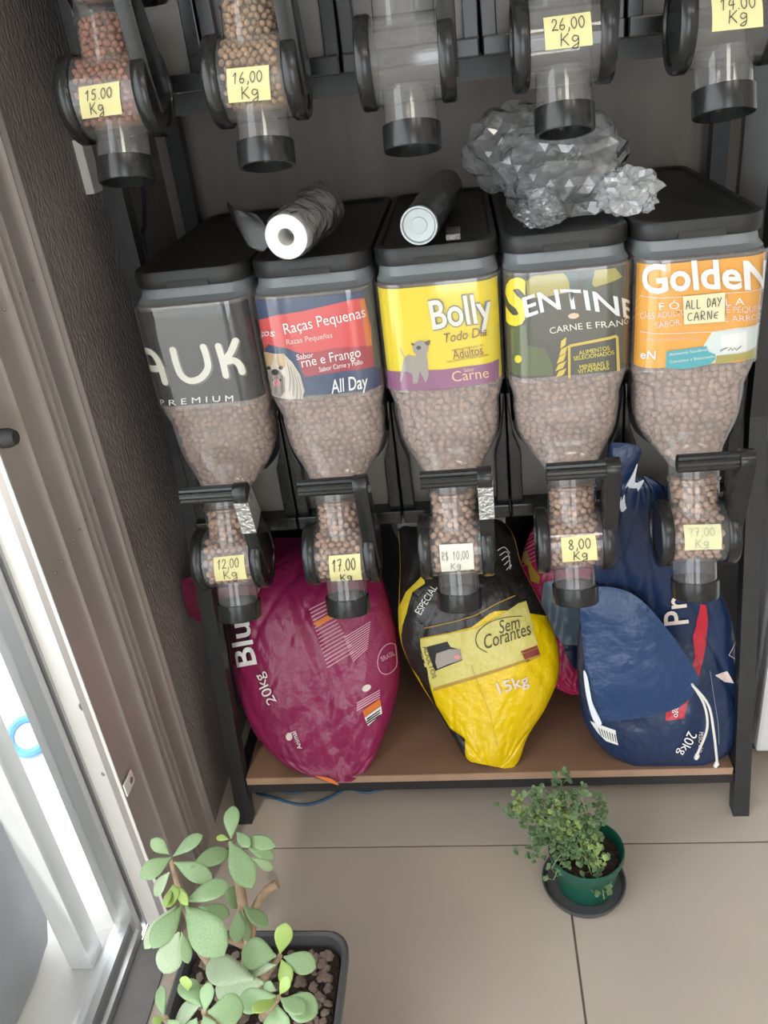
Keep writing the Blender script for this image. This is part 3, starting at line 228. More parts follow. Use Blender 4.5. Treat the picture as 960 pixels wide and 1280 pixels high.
 (('bag', 'yellow'), 'lettering', 'ink_white', 'stroke', 0.0016, [[(0.6561, 0.8377), (0.6673, 0.8388), (0.6828, 0.8406), (0.7014, 0.8427), (0.7216, 0.8448), (0.7419, 0.8466), (0.7607, 0.8478), (0.7765, 0.8479), (0.7897, 0.8467), (0.8021, 0.8444), (0.8136, 0.8415), (0.8239, 0.8383), (0.8329, 0.8351), (0.8404, 0.8325), (0.8462, 0.8307)]]),
 (('bag', 'yellow'), 'lettering', 'ink_white', 'stroke', 0.0016, [[(0.6754, 0.8232), (0.6863, 0.8245), (0.7017, 0.8265), (0.72, 0.8288), (0.7395, 0.8311), (0.7587, 0.8331), (0.776, 0.8345), (0.7896, 0.8348), (0.7998, 0.8338), (0.8082, 0.8318), (0.8148, 0.829), (0.8201, 0.8259), (0.8241, 0.8229), (0.8274, 0.8203), (0.8302, 0.8185)]]),
 (('bag', 'yellow'), 'lettering', 'ink_white', 'stroke', 0.0016, [[(0.6913, 0.8081), (0.7022, 0.8095), (0.7178, 0.8118), (0.7361, 0.8144), (0.7555, 0.8171), (0.7742, 0.8194), (0.7902, 0.821), (0.8019, 0.8216), (0.809, 0.8208), (0.813, 0.8189), (0.8145, 0.8162), (0.8143, 0.8132), (0.8132, 0.8101), (0.812, 0.8075), (0.8116, 0.8058)]]),
 (('bag', 'yellow'), 'lettering', 'ink_white', 'stroke', 0.0016, [[(0.7009, 0.7917), (0.712, 0.7934), (0.7283, 0.7961), (0.7475, 0.7992), (0.7675, 0.8024), (0.7861, 0.8051), (0.8014, 0.8071), (0.8113, 0.8079), (0.8152, 0.8073), (0.8146, 0.8054), (0.8107, 0.8028), (0.8047, 0.7997), (0.7981, 0.7966), (0.7923, 0.7939), (0.7889, 0.7922)]]),
 (('bag', 'yellow'), 'lettering', 'ink_white', 'stroke', 0.0016, [[(0.7066, 0.7744), (0.7177, 0.7764), (0.7341, 0.7794), (0.7536, 0.783), (0.7738, 0.7866), (0.7925, 0.7898), (0.8072, 0.7922), (0.8154, 0.7932), (0.8162, 0.7927), (0.8111, 0.7909), (0.8021, 0.7883), (0.7911, 0.7853), (0.7799, 0.7823), (0.7703, 0.7797), (0.7643, 0.778)]]),
 (('bag', 'yellow'), 'print', 'print_black', 'poly', 1, [(-0.97, 0.62), (-0.5, 0.6), (0, 0.61), (0.5, 0.62), (0.985, 0.6), (0.985, 0.8), (0.985, 0.998), (0, 0.998), (-0.985, 0.998), (-0.985, 0.8)]),
 (('bag', 'pink'), 'print', 'print_steel', 'poly', 1, [(-0.391, 0.6274), (-0.0227, 0.6446), (0.4094, 0.6451), (0.4518, 0.3541), (-0.0499, 0.3601), (-0.3296, 0.4283), (-0.4422, 0.522)]),
 (('bag', 'pink'), 'print', 'print_navy', 'poly', 1, [(-0.0499, 0.3601), (0.4506, 0.3519), (0.4595, 0.2302), (0.1495, 0.2452), (-0.0503, 0.3251)]),
 (('bag', 'pink'), 'print', 'ink_gold', 'poly', 2, [(-0.99, 0.7692), (-0.9245, 0.7772), (-0.7083, 0.6994), (-0.4844, 0.6509), (-0.4971, 0.6218), (-0.6859, 0.634), (-0.8016, 0.7), (-0.9842, 0.7273)]),
 (('bag', 'pink'), 'print', 'ink_pale', 'poly', 2, [(-0.9412, 0.5945), (-0.7347, 0.6108), (-0.7333, 0.6073), (-0.9405, 0.5897)]),
 (('bag', 'pink'), 'print', 'ink_pale', 'poly', 2, [(-0.9041, 0.5799), (-0.7061, 0.5966), (-0.7054, 0.5931), (-0.9045, 0.5752)]),
 (('bag', 'pink'), 'print', 'ink_pale', 'poly', 2, [(-0.87, 0.5655), (-0.68, 0.5825), (-0.6799, 0.5789), (-0.8714, 0.5607)]),
 (('bag', 'pink'), 'print', 'ink_pale', 'poly', 2, [(-0.8387, 0.5511), (-0.6566, 0.5682), (-0.6573, 0.5647), (-0.841, 0.5463)]),
 (('bag', 'pink'), 'print', 'ink_pale', 'poly', 2, [(-0.8099, 0.5367), (-0.636, 0.554), (-0.6373, 0.5505), (-0.813, 0.532)]),
 (('bag', 'pink'), 'print', 'ink_pale', 'poly', 2, [(-0.7829, 0.5225), (-0.6176, 0.5398), (-0.6195, 0.5363), (-0.7867, 0.5178)]),
 (('bag', 'pink'), 'print', 'ink_pale', 'poly', 2, [(-0.758, 0.5082), (-0.6012, 0.5257), (-0.6036, 0.5221), (-0.7624, 0.5035)]),
 (('bag', 'pink'), 'print', 'ink_rose', 'poly', 2, [(-0.99, 0.8535), (-0.852, 0.8812), (-0.8384, 0.8761), (-0.99, 0.8464)]),
 (('bag', 'pink'), 'print', 'ink_rose', 'poly', 2, [(-0.99, 0.8305), (-0.8019, 0.8604), (-0.7909, 0.8551), (-0.99, 0.8233)]),
 (('bag', 'pink'), 'print', 'ink_rose', 'poly', 2, [(-0.99, 0.808), (-0.76, 0.8393), (-0.7504, 0.834), (-0.99, 0.8011)]),
 (('bag', 'pink'), 'print', 'ink_rose', 'poly', 2, [(-0.99, 0.7859), (-0.7238, 0.8176), (-0.7156, 0.8121), (-0.99, 0.7789)]),
 (('bag', 'pink'), 'print', 'ink_rose', 'poly', 2, [(-0.99, 0.7636), (-0.692, 0.796), (-0.6846, 0.7907), (-0.99, 0.7567)]),
 (('bag', 'pink'), 'print', 'ink_rose', 'poly', 2, [(-0.99, 0.7418), (-0.6637, 0.7748), (-0.6572, 0.7696), (-0.99, 0.7351)]),
 (('bag', 'pink'), 'print', 'ink_rose', 'poly', 2, [(-0.99, 0.7206), (-0.6387, 0.754), (-0.633, 0.7489), (-0.99, 0.7141)]),
 (('bag', 'pink'), 'print', 'ink_rose', 'poly', 2, [(-0.9851, 0.7), (-0.6168, 0.7335), (-0.6117, 0.7285), (-0.9788, 0.6937)]),
 (('bag', 'pink'), 'print', 'ink_white', 'poly', 2, [(-0.8174, 0.4871), (-0.7359, 0.4752), (-0.7549, 0.3708), (-0.8045, 0.3821)]),
 (('bag', 'navy'), 'lettering', 'ink_pale', 'text', 'Pre', [(0.3467, 0.5211), (0.4327, 0.6351), (0.3735, 0.5787), (0.058, 0.5709)], 0.02, 0.0),
 (('bag', 'navy'), 'print', 'print_red', 'poly', 1, [(0.5676, 0.5757), (0.6507, 0.5721), (0.5805, 0.4991), (0.5008, 0.4182), (0.4145, 0.346), (0.3115, 0.3051), (0.2358, 0.2308), (0.0021, 0.2212), (0.0394, 0.3003), (0.286, 0.3459), (0.3964, 0.4182), (0.3849, 0.4832)]),
 (('bag', 'navy'), 'lettering', 'ink_white', 'text', 'Frango', [(0.1391, 0.3002), (0.1044, 0.2352), (0.1219, 0.2682), (0.1987, 0.2669)], 0.0, 0.0),
 (('bag', 'navy'), 'lettering', 'ink_white', 'text', '20kg', [(0.2828, 0.1892), (0.1094, 0.106), (0.1987, 0.1509), (0.3252, 0.1351)], 0.0, 0.0),
 (('bag', 'navy'), 'lettering', 'ink_pale', 'text', 'PESO LÍQ.', [(0.43, 0.1836), (0.4275, 0.105), (0.4207, 0.1473), (0.4751, 0.1466)], 0.0, 0.0),
 (('bag', 'navy'), 'print', 'ink_white', 'poly', 1, [(-0.9364, 0.2153), (-0.6568, 0.1868), (-0.7199, 0.1353), (-0.8564, 0.1487), (-0.9022, 0.175)]),
 (('bag', 'navy'), 'print', 'ink_black', 'poly', 2, [(-0.8685, 0.1938), (-0.8578, 0.1921), (-0.8757, 0.1648), (-0.8825, 0.1665)]),
 (('bag', 'navy'), 'print', 'ink_black', 'poly', 2, [(-0.8402, 0.1906), (-0.8294, 0.189), (-0.8513, 0.1616), (-0.8581, 0.1633)]),
 (('bag', 'navy'), 'print', 'ink_black', 'poly', 2, [(-0.8116, 0.1874), (-0.8007, 0.1857), (-0.8267, 0.1584), (-0.8335, 0.1601)]),
 (('bag', 'navy'), 'print', 'ink_black', 'poly', 2, [(-0.7826, 0.184), (-0.7717, 0.1823), (-0.8018, 0.1549), (-0.8087, 0.1567)]),
 (('bag', 'navy'), 'print', 'ink_black', 'poly', 2, [(-0.7537, 0.1807), (-0.7428, 0.179), (-0.7769, 0.1515), (-0.7838, 0.1533)]),
 (('bag', 'navy'), 'print', 'ink_black', 'poly', 2, [(-0.7247, 0.1774), (-0.7137, 0.1756), (-0.7516, 0.1479), (-0.7586, 0.1497)]),
 (('bag', 'navy'), 'print', 'ink_black', 'poly', 2, [(-0.6953, 0.1739), (-0.6841, 0.1722), (-0.7261, 0.1441), (-0.7331, 0.146)]),
 (('bag', 'navy'), 'print', 'ink_pale', 'poly', 1, [(0.639, 0.3652), (0.81, 0.3761), (0.8994, 0.3387), (0.766, 0.3441)]),
 (('bag', 'navy'), 'lettering', 'ink_pale', 'stroke', 0.0015, [[(0.8349, 0.4253), (0.953, 0.466)], [(0.8349, 0.4253), (0.9622, 0.4075)]]),
 (('bag', 'navy'), 'lettering', 'ink_steel', 'stroke', 0.001, [[(0.5694, 0.3776), (0.6173, 0.2954), (0.6725, 0.2059), (0.7117, 0.1418)]]),
]
NOTES = [
 (('label', 4), [(-0.031, 0.5153), (0.0307, 0.5157), (0.0332, 0.4712), (-0.0261, 0.4715)], [('ALL DAY', 0.06, 0.55, 0.3, 0.125), ('CARNE', 0.08, 0.12, 0.3, 0.16)], 'note_cream', 'ink_pen', 0.0011),
 (('drum', 0, 0), [(-0.0189, 0.0302), (0.0356, 0.0327), (0.0347, -0.0118), (-0.0227, -0.0157)], [('12,00', 0.12, 0.55, 0.34, 0.16), ('Kg', 0.26, 0.1, 0.36, 0.26)], 'note_yellow', 'ink_pen', 0.0011),
 (('drum', 1, 0), [(-0.0159, 0.0222), (0.0381, 0.0233), (0.0348, -0.033), (-0.0212, -0.0372)], [('17.00', 0.1, 0.52, 0.36, 0.17), ('Kg', 0.3, 0.06, 0.32, 0.22)], 'note_yellow', 'ink_pen', 0.0016),
 (('drum', 2, 0), [(-0.0267, 0.0305), (0.0296, 0.03), (0.0293, -0.0175), (-0.0266, -0.0217)], [('R$ 10,00', 0.05, 0.48, 0.28, 0.11), ('Kg', 0.28, 0.1, 0.26, 0.18)], 'note_white', 'ink_pencil', 0.0009),
 (('drum', 3, 0), [(-0.0256, 0.0311), (0.0302, 0.0332), (0.0332, -0.01), (-0.0242, -0.0131)], [('8,00', 0.2, 0.52, 0.36, 0.19), ('Kg', 0.3, 0.08, 0.36, 0.24)], 'note_yellow', 'ink_pen', 0.0014),
 (('drum', 4, 0), [(-0.0291, 0.0405), (0.0295, 0.0384), (0.0301, -0.0022), (-0.0277, -0.0015)], [('?7,00', 0.12, 0.56, 0.3, 0.16), ('Kg', 0.26, 0.1, 0.34, 0.22)], 'note_pale', 'ink_faint', 0.0011),
 (('drum', 0, 1), [(-0.0286, 0.0155), (0.0277, 0.0169), (0.0211, -0.0208), (-0.0353, -0.0217)], [('15.00', 0.16, 0.55, 0.3, 0.15), ('Kg', 0.22, 0.12, 0.36, 0.2)], 'note_yellow', 'ink_pen', 0.0011),
 (('drum', 1, 1), [(-0.0283, 0.0149), (0.0273, 0.0134), (0.0224, -0.0257), (-0.0341, -0.0242)], [('16,00', 0.14, 0.56, 0.3, 0.16), ('Kg', 0.3, 0.1, 0.36, 0.24)], 'note_yellow', 'ink_pen', 0.0011),
 (('drum', 3, 1), [(-0.0267, 0.0268), (0.0299, 0.0272), (0.0322, -0.0089), (-0.0251, -0.0086)], [('26,00', 0.16, 0.54, 0.34, 0.16), ('Kg', 0.3, 0.08, 0.36, 0.24)], 'note_yellow', 'ink_pen', 0.0011),
 (('drum', 4, 1), [(-0.0287, 0.0257), (0.0288, 0.0221), (0.0331, -0.0118), (-0.0263, -0.011)], [('14.00', 0.16, 0.58, 0.34, 0.16), ('Kg', 0.3, 0.2, 0.36, 0.22)], 'note_yellow', 'ink_pen', 0.0011),
]
JADE_LEAVES = [(-0.4464, 0.9159, 0.4, -0.4526, 0.9646, 0.42, 0.0263), (-0.4501, 0.9144, 0.4, -0.4718, 0.9196, 0.4, 0.0118), (-0.4462, 0.9096, 0.4, -0.4002, 0.8388, 0.39, 0.0393), (-0.4314, 0.9157, 0.4, -0.3736, 0.9022, 0.4, 0.0236), (-0.417, 0.8998, 0.4, -0.3727, 0.8887, 0.39, 0.0221), (-0.403, 0.8781, 0.4, -0.3727, 0.8725, 0.38, 0.0153), (-0.4399, 0.9286, 0.4, -0.4113, 0.8946, 0.41, 0.0185), (-0.5426, 0.8861, 0.4, -0.5714, 0.8984, 0.42, 0.0208), (-0.5348, 0.8829, 0.4, -0.4924, 0.9065, 0.42, 0.026), (-0.4999, 0.8598, 0.4, -0.4519, 0.9021, 0.39, 0.0331), (-0.5379, 0.8799, 0.4, -0.577, 0.8473, 0.4, 0.0311), (-0.5297, 0.8707, 0.4, -0.4673, 0.8481, 0.39, 0.0283), (-0.5322, 0.8528, 0.4, -0.5605, 0.8348, 0.37, 0.0229), (-0.5091, 0.8143, 0.42, -0.5006, 0.7742, 0.43, 0.0295), (-0.4814, 0.7853, 0.42, -0.4219, 0.8089, 0.43, 0.036), (-0.4853, 0.7773, 0.42, -0.5093, 0.7173, 0.42, 0.0359), (-0.494, 0.7773, 0.42, -0.5313, 0.7281, 0.4, 0.0287), (-0.4778, 0.7773, 0.42, -0.4084, 0.7078, 0.42, 0.0502), (-0.4767, 0.7359, 0.42, -0.494, 0.6946, 0.39, 0.0371), (-0.473, 0.7359, 0.42, -0.4588, 0.7039, 0.4, 0.0174), (-0.5018, 0.8115, 0.42, -0.4721, 0.7694, 0.44, 0.0147), (-0.5103, 0.806, 0.42, -0.5033, 0.767, 0.44, 0.0147), (-0.4948, 0.8419, 0.33, -0.4488, 0.836, 0.32, 0.0232), (-0.4624, 0.8725, 0.33, -0.4312, 0.8662, 0.31, 0.0368), (-0.4216, 0.8416, 0.33, -0.3798, 0.8107, 0.33, 0.0256), (-0.4292, 0.8345, 0.33, -0.4236, 0.7905, 0.32, 0.0281), (-0.4226, 0.8345, 0.33, -0.4103, 0.7973, 0.31, 0.0153), (-0.3386, 0.7423, 0.36, -0.3297, 0.7678, 0.39, 0.0259), (-0.3317, 0.7374, 0.36, -0.2853, 0.723, 0.36, 0.0305), (-0.344, 0.7386, 0.36, -0.3962, 0.7447, 0.36, 0.0423), (-0.3344, 0.7325, 0.36, -0.3189, 0.6991, 0.36, 0.0234), (-0.3414, 0.7251, 0.36, -0.3918, 0.7242, 0.34, 0.0209), (-0.369, 0.7035, 0.36, -0.4642, 0.7501, 0.32, 0.0413), (-0.3539, 0.6989, 0.36, -0.4395, 0.7132, 0.32, 0.0457), (-0.3209, 0.6556, 0.4, -0.3745, 0.6512, 0.39, 0.0304), (-0.3158, 0.6578, 0.4, -0.3033, 0.669, 0.42, 0.0163), (-0.3122, 0.6502, 0.4, -0.2638, 0.6358, 0.4, 0.0367), (-0.3199, 0.6502, 0.4, -0.3407, 0.6254, 0.42, 0.0216), (-0.3175, 0.6437, 0.4, -0.3137, 0.6087, 0.39, 0.0387), (-0.3224, 0.6633, 0.4, -0.3406, 0.6699, 0.4, 0.0153), (-0.3126, 0.6524, 0.4, -0.2776, 0.629, 0.415, 0.0259), (-0.4076, 0.6226, 0.42, -0.4053, 0.6471, 0.44, 0.0212), (-0.4029, 0.6216, 0.42, -0.3585, 0.6273, 0.42, 0.038), (-0.4137, 0.6289, 0.42, -0.4553, 0.6719, 0.41, 0.0277), (-0.4165, 0.631, 0.42, -0.454, 0.622, 0.4, 0.0362), (-0.4616, 0.6157, 0.42, -0.481, 0.6555, 0.42, 0.0169), (-0.4603, 0.6115, 0.42, -0.4695, 0.6037, 0.43, 0.0105), (-0.4545, 0.6106, 0.42, -0.4362, 0.5934, 0.42, 0.019), (-0.407, 0.6163, 0.42, -0.3913, 0.5861, 0.42, 0.0274), (-0.4386, 0.6503, 0.42, -0.4401, 0.6557, 0.44, 0.0195), (-0.4162, 0.6141, 0.42, -0.4242, 0.5961, 0.41, 0.021)]
JADE_STEMS = [[(-0.4416, 0.7874, 0.2, 0.012), (-0.4216, 0.81, 0.26, 0.01), (-0.4323, 0.8678, 0.34, 0.008), (-0.4469, 0.9137, 0.395, 0.005)], [(-0.4416, 0.7874, 0.2, 0.012), (-0.487, 0.7968, 0.28, 0.01), (-0.4946, 0.8035, 0.37, 0.007), (-0.4887, 0.7849, 0.415, 0.005)], [(-0.4946, 0.8035, 0.37, 0.006), (-0.5217, 0.8459, 0.38, 0.005), (-0.539, 0.8793, 0.395, 0.004)], [(-0.4216, 0.81, 0.26, 0.009), (-0.4126, 0.8529, 0.3, 0.008), (-0.3947, 0.8749, 0.32, 0.0075), (-0.3742, 0.8822, 0.33, 0.008)], [(-0.4216, 0.81, 0.26, 0.007), (-0.4295, 0.8386, 0.3, 0.005), (-0.4264, 0.8409, 0.325, 0.004)], [(-0.4279, 0.8171, 0.27, 0.008), (-0.4487, 0.808, 0.3, 0.0075), (-0.4695, 0.7905, 0.31, 0.007)], [(-0.4136, 0.781, 0.2, 0.009), (-0.3696, 0.7518, 0.3, 0.006), (-0.3394, 0.7419, 0.355, 0.004)], [(-0.3925, 0.743, 0.2, 0.009), (-0.3496, 0.6881, 0.32, 0.006), (-0.3186, 0.6564, 0.395, 0.004)], [(-0.4413, 0.73, 0.2, 0.01), (-0.4276, 0.6622, 0.33, 0.007), (-0.4105, 0.6255, 0.415, 0.004)], [(-0.4276, 0.6622, 0.33, 0.006), (-0.4496, 0.6175, 0.38, 0.005), (-0.462, 0.6165, 0.415, 0.004)]]
RUE_TIPS = [(0.1087, 1.1949, 0.24), (0.1418, 1.1539, 0.24), (0.1922, 1.1595, 0.2), (0.0173, 1.1459, 0.22), (-0.0021, 1.1408, 0.2), (0.0298, 1.1153, 0.2), (0.0478, 1.1375, 0.25), (0.0784, 1.1464, 0.25), (0.0683, 1.1172, 0.24), (0.0912, 1.1262, 0.24), (0.0509, 1.104, 0.18), (0.0344, 1.1004, 0.14), (0.0557, 1.0889, 0.12), (0.0847, 1.0785, 0.11), (0.0869, 1.075, 0.08), (0.1033, 1.1046, 0.2), (0.1278, 1.1241, 0.22), (0.1719, 1.1218, 0.2), (0.1582, 1.1281, 0.16), (0.1643, 1.1168, 0.14), (0.1749, 1.1064, 0.13), (0.1733, 1.0736, 0.115), (0.1627, 1.0684, 0.06), (0.1794, 1.0587, 0.045), (0.0652, 1.1019, 0.16), (0.1088, 1.0912, 0.15), (0.0152, 1.1164, 0.21), (0.0315, 1.127, 0.23), (0.1216, 1.1111, 0.17), (0.0802, 1.1064, 0.22), (0.0532, 1.117, 0.23), (0.1071, 1.1359, 0.25)]
# ------------------------------------------------------------------ materials
MATS = {}
def mat(name, col, rough=0.5, metal=0.0, var=0.0, vscale=20.0, bump=0.0, bscale=60.0, stretch=None, spec=0.5, coat=0.0, trans=0.0):
    """procedural principled material: colour varied by noise, optional bump"""
    if name in MATS: return MATS[name]
    m = bpy.data.materials.new(name); m.use_nodes = True; nt = m.node_tree; N = nt.nodes; b = N['Principled BSDF']
    b.inputs['Base Color'].default_value = (*col, 1); b.inputs['Roughness'].default_value = rough; b.inputs['Metallic'].default_value = metal
    b.inputs['Specular IOR Level'].default_value = spec; b.inputs['Coat Weight'].default_value = coat; b.inputs['Coat Roughness'].default_value = 0.1
    if trans: b.inputs['Transmission Weight'].default_value = trans
    if var or bump:
        tc = N.new('ShaderNodeTexCoord'); mp = N.new('ShaderNodeMapping'); nt.links.new(tc.outputs['Object'], mp.inputs['Vector'])
        if stretch: mp.inputs['Scale'].default_value = stretch
        if var:
            nz = N.new('ShaderNodeTexNoise'); nz.inputs['Scale'].default_value = vscale; nz.inputs['Detail'].default_value = 4
            nt.links.new(mp.outputs['Vector'], nz.inputs['Vector'])
            rp = N.new('ShaderNodeValToRGB'); nt.links.new(nz.outputs['Fac'], rp.inputs['Fac'])
            rp.color_ramp.elements[0].position = 0.3; rp.color_ramp.elements[1].position = 0.7
            rp.color_ramp.elements[0].color = (*[max(0, c*(1-var)) for c in col], 1); rp.color_ramp.elements[1].color = (*[min(1, c*(1+var)) for c in col], 1)
            nt.links.new(rp.outputs['Color'], b.inputs['Base Color'])
        if bump:
            n2 = N.new('ShaderNodeTexNoise'); n2.inputs['Scale'].default_value = bscale; n2.inputs['Detail'].default_value = 5
            nt.links.new(mp.outputs['Vector'], n2.inputs['Vector'])
            bp = N.new('ShaderNodeBump'); bp.inputs['Strength'].default_value = bump; bp.inputs['Distance'].default_value = 0.01
            nt.links.new(n2.outputs['Fac'], bp.inputs['Height']); nt.links.new(bp.outputs['Normal'], b.inputs['Normal'])
    MATS[name] = m; return m
def clear(name, haze, hcol, rough=0.08, gloss=1.0, bump=0.0, bscale=30.0, ior=1.46):
    """clear plastic or glass: see-through, a milky haze, glossy reflections"""
    m = bpy.data.materials.new(name); m.use_nodes = True; nt = m.node_tree; N = nt.nodes; L = nt.links
    N.remove(N['Principled BSDF']); out = N['Material Output']
    tr = N.new('ShaderNodeBsdfTransparent'); tr.inputs['Color'].default_value = (0.96, 0.97, 0.97, 1)
    df = N.new('ShaderNodeBsdfDiffuse'); df.inputs['Color'].default_value = (*hcol, 1)
    gl = N.new('ShaderNodeBsdfGlossy'); gl.inputs['Roughness'].default_value = rough
    fr = N.new('ShaderNodeLayerWeight'); fr.inputs['Blend'].default_value = 0.5
    f0 = ((ior-1)/(ior+1))**2; pw = N.new('ShaderNodeMath'); pw.operation = 'POWER'; pw.inputs[1].default_value = 5.0
    sc = N.new('ShaderNodeMath'); sc.operation = 'MULTIPLY_ADD'; sc.inputs[1].default_value = 1-f0; sc.inputs[2].default_value = f0
    L.new(fr.outputs['Facing'], pw.inputs[0]); L.new(pw.outputs[0], sc.inputs[0])
    mu = N.new('ShaderNodeMath'); mu.operation = 'MULTIPLY'; mu.inputs[1].default_value = gloss; mu.use_clamp = True
    m1 = N.new('ShaderNodeMixShader'); m1.inputs[0].default_value = haze; m2 = N.new('ShaderNodeMixShader')
    L.new(tr.outputs[0], m1.inputs[1]); L.new(df.outputs[0], m1.inputs[2]); L.new(sc.outputs[0], mu.inputs[0]); L.new(mu.outputs[0], m2.inputs[0])
    L.new(m1.outputs[0], m2.inputs[1]); L.new(gl.outputs[0], m2.inputs[2]); L.new(m2.outputs[0], out.inputs['Surface'])
    if bump:
        tc = N.new('ShaderNodeTexCoord'); n2 = N.new('ShaderNodeTexNoise'); n2.inputs['Scale'].default_value = bscale; n2.inputs['Detail'].default_value = 5
        L.new(tc.outputs['Object'], n2.inputs['Vector']); bp = N.new('ShaderNodeBump'); bp.inputs['Strength'].default_value = bump; bp.inputs['Distance'].default_value = 0.02
        L.new(n2.outputs['Fac'], bp.inputs['Height'])
        for q in (df, gl, fr): L.new(bp.outputs['Normal'], q.inputs['Normal'])
    MATS[name] = m; return m
# ------------------------------------------------------------------ mesh helpers
class MB:
    def __init__(s): s.v = []; s.f = []
    def add(s, vs, fs):
        o = len(s.v); s.v += [tuple(p) for p in vs]; s.f += [tuple(i+o for i in f) for f in fs]; return s
    def box(s, lo, hi):
        x0, y0, z0 = lo; x1, y1, z1 = hi
        return s.add([(x0,y0,z0),(x1,y0,z0),(x1,y1,z0),(x0,y1,z0),(x0,y0,z1),(x1,y0,z1),(x1,y1,z1),(x0,y1,z1)],
                     [(0,3,2,1),(4,5,6,7),(0,1,5,4),(1,2,6,5),(2,3,7,6),(3,0,4,7)])
    def loft(s, rings, close=True, cap0=True, cap1=True):
        n = len(rings[0]); vs = [p for r in rings for p in r]; fs = []
        for i in range(len(rings)-1):
            for j in range(n if close else n-1):
                k = (j+1) % n; fs.append((i*n+j, i*n+k, (i+1)*n+k, (i+1)*n+j))
        if cap0: fs.append(tuple(range(n-1, -1, -1)))
        if cap1: fs.append(tuple((len(rings)-1)*n+j for j in range(n)))
        return s.add(vs, fs)
    def prism(s, poly, axis, lo, hi):
        """poly in the two other axes, swept along axis"""
        def P(q, w):
            return {'x': (w, q[0], q[1]), 'y': (q[0], w, q[1]), 'z': (q[0], q[1], w)}[axis]
        return s.loft([[P(q, lo) for q in poly], [P(q, hi) for q in poly]])
    def tube(s, pts, rad, n=10, cap=True):
        pts = [Vector(p) for p in pts]; rings = []; up = Vector((0.13, 0.2, 0.97))
        for i, p in enumerate(pts):
            t = (pts[min(i+1, len(pts)-1)] - pts[max(i-1, 0)]).normalized()
            a = t.cross(up)
            if a.length < 0.05: a = t.cross(Vector((1, 0, 0)))
            a.normalize(); b = t.cross(a); up = b.cross(t) if False else up
            r = rad[i] if isinstance(rad, (list, tuple)) else rad
            rings.append([p + a*r*math.cos(2*PI*k/n) + b*r*math.sin(2*PI*k/n) for k in range(n)])
        return s.loft(rings, cap0=cap, cap1=cap)
    def lathe(s, prof, o, ax, ref, n=32, cap0=False, cap1=False):
        """prof of (radius, along); o origin, ax axis, ref a direction square to it"""
        o = Vector(o); ax = Vector(ax).normalized(); e1 = Vector(ref); e1 = (e1 - ax*e1.dot(ax)).normalized(); e2 = ax.cross(e1)
        return s.loft([[o + ax*h + (e1*math.cos(2*PI*k/n) + e2*math.sin(2*PI*k/n))*r for k in range(n)] for r, h in prof], cap0=cap0, cap1=cap1)
    def grid(s, fn, nu, nv):
        vs = [fn(i/nu, j/nv) for j in range(nv+1) for i in range(nu+1)]
        return s.add(vs, [(j*(nu+1)+i, j*(nu+1)+i+1, (j+1)*(nu+1)+i+1, (j+1)*(nu+1)+i) for j in range(nv) for i in range(nu)])
    def mesh(s, name, material, smooth=40, fix=True, bevel=0):
        me = bpy.data.meshes.new(name); me.from_pydata(s.v, [], s.f); me.materials.append(MATS[material] if isinstance(material, str) else material)
        bm = bmesh.new(); bm.from_mesh(me)
        if fix: bmesh.ops.recalc_face_normals(bm, faces=bm.faces)
        if bevel:
            es = [e for e in bm.edges if len(e.link_faces) == 2 and e.calc_face_angle(0) > 0.6]
            bmesh.ops.bevel(bm, geom=es, offset=bevel, segments=2, profile=0.6, affect='EDGES', clamp_overlap=True)
        bm.to_mesh(me); bm.free()
        if smooth:
            for p in me.polygons: p.use_smooth = True
            me.set_sharp_from_angle(angle=math.radians(smooth))
        me.update(); return me
    def build(s, name, material, parent=None, **k):
        return put(name, s.mesh(name, material, **k), parent)
def put(name, me, parent=None, loc=None):
    o = bpy.data.objects.new(name, me); COL.objects.link(o)
    if parent is not None: o.parent = parent
    if loc is not None: o.location = loc
    return o
def tag(o, label=None, cat=None, group=None, kind=None):
    if label: o['label'] = label
    if cat: o['category'] = cat
    if group: o['group'] = group
    if kind: o['kind'] = kind
    return o
def thing(name, label, cat, loc=(0, 0, 0), group=None):
    return tag(put(name, None, None, loc), label, cat, group)
def rrect(xh, y0, y1, r, z, n=8, rb=None):
    """rounded rectangle ring at height z, front at y0"""
    rb = r if rb is None else rb; o = []
    for cx, cy, a0, rr in ((xh, y0, -90, r), (xh, y1, 0, rb), (-xh, y1, 90, rb), (-xh, y0, 180, r)):
        rr = max(1e-4, min(rr, xh*0.999, (y1-y0)/2*0.999))
        px = cx - rr if cx > 0 else cx + rr; py = cy + rr if cy == y0 else cy - rr
        for k in range(n+1):
            a = math.radians(a0 + 90*k/n); o.append((px + rr*math.cos(a), py + rr*math.sin(a), z))
    return o
# ------------------------------------------------------------------ flat prints laid on curved surfaces
_TXT = {}
def text_shape(body, bold=0.0, shear=0.0):
    """unit-box outline of a line of lettering: x 0..1 over its width, y 0..1 over cap height"""
    k = (body, bold, shear)
    if k in _TXT: return _TXT[k]
    cu = bpy.data.curves.new('lettering', 'FONT'); cu.body = body; cu.size = 1.0; cu.offset = bold*0.5; cu.shear = shear; cu.resolution_u = 3; cu.fill_mode = 'FRONT'
    ob = bpy.data.objects.new('lettering', cu); me = bpy.data.meshes.new_from_object(ob)
    vs = [(p.co.x, p.co.y) for p in me.vertices]; fs = [tuple(p.vertices) for p in me.polygons]
    bpy.data.objects.remove(ob); bpy.data.curves.remove(cu); bpy.data.meshes.remove(me)
    x0 = min(p[0] for p in vs); x1 = max(p[0] for p in vs)
    _TXT[k] = ([((x-x0)/(x1-x0), y/0.70) for x, y in vs], fs); return _TXT[k]
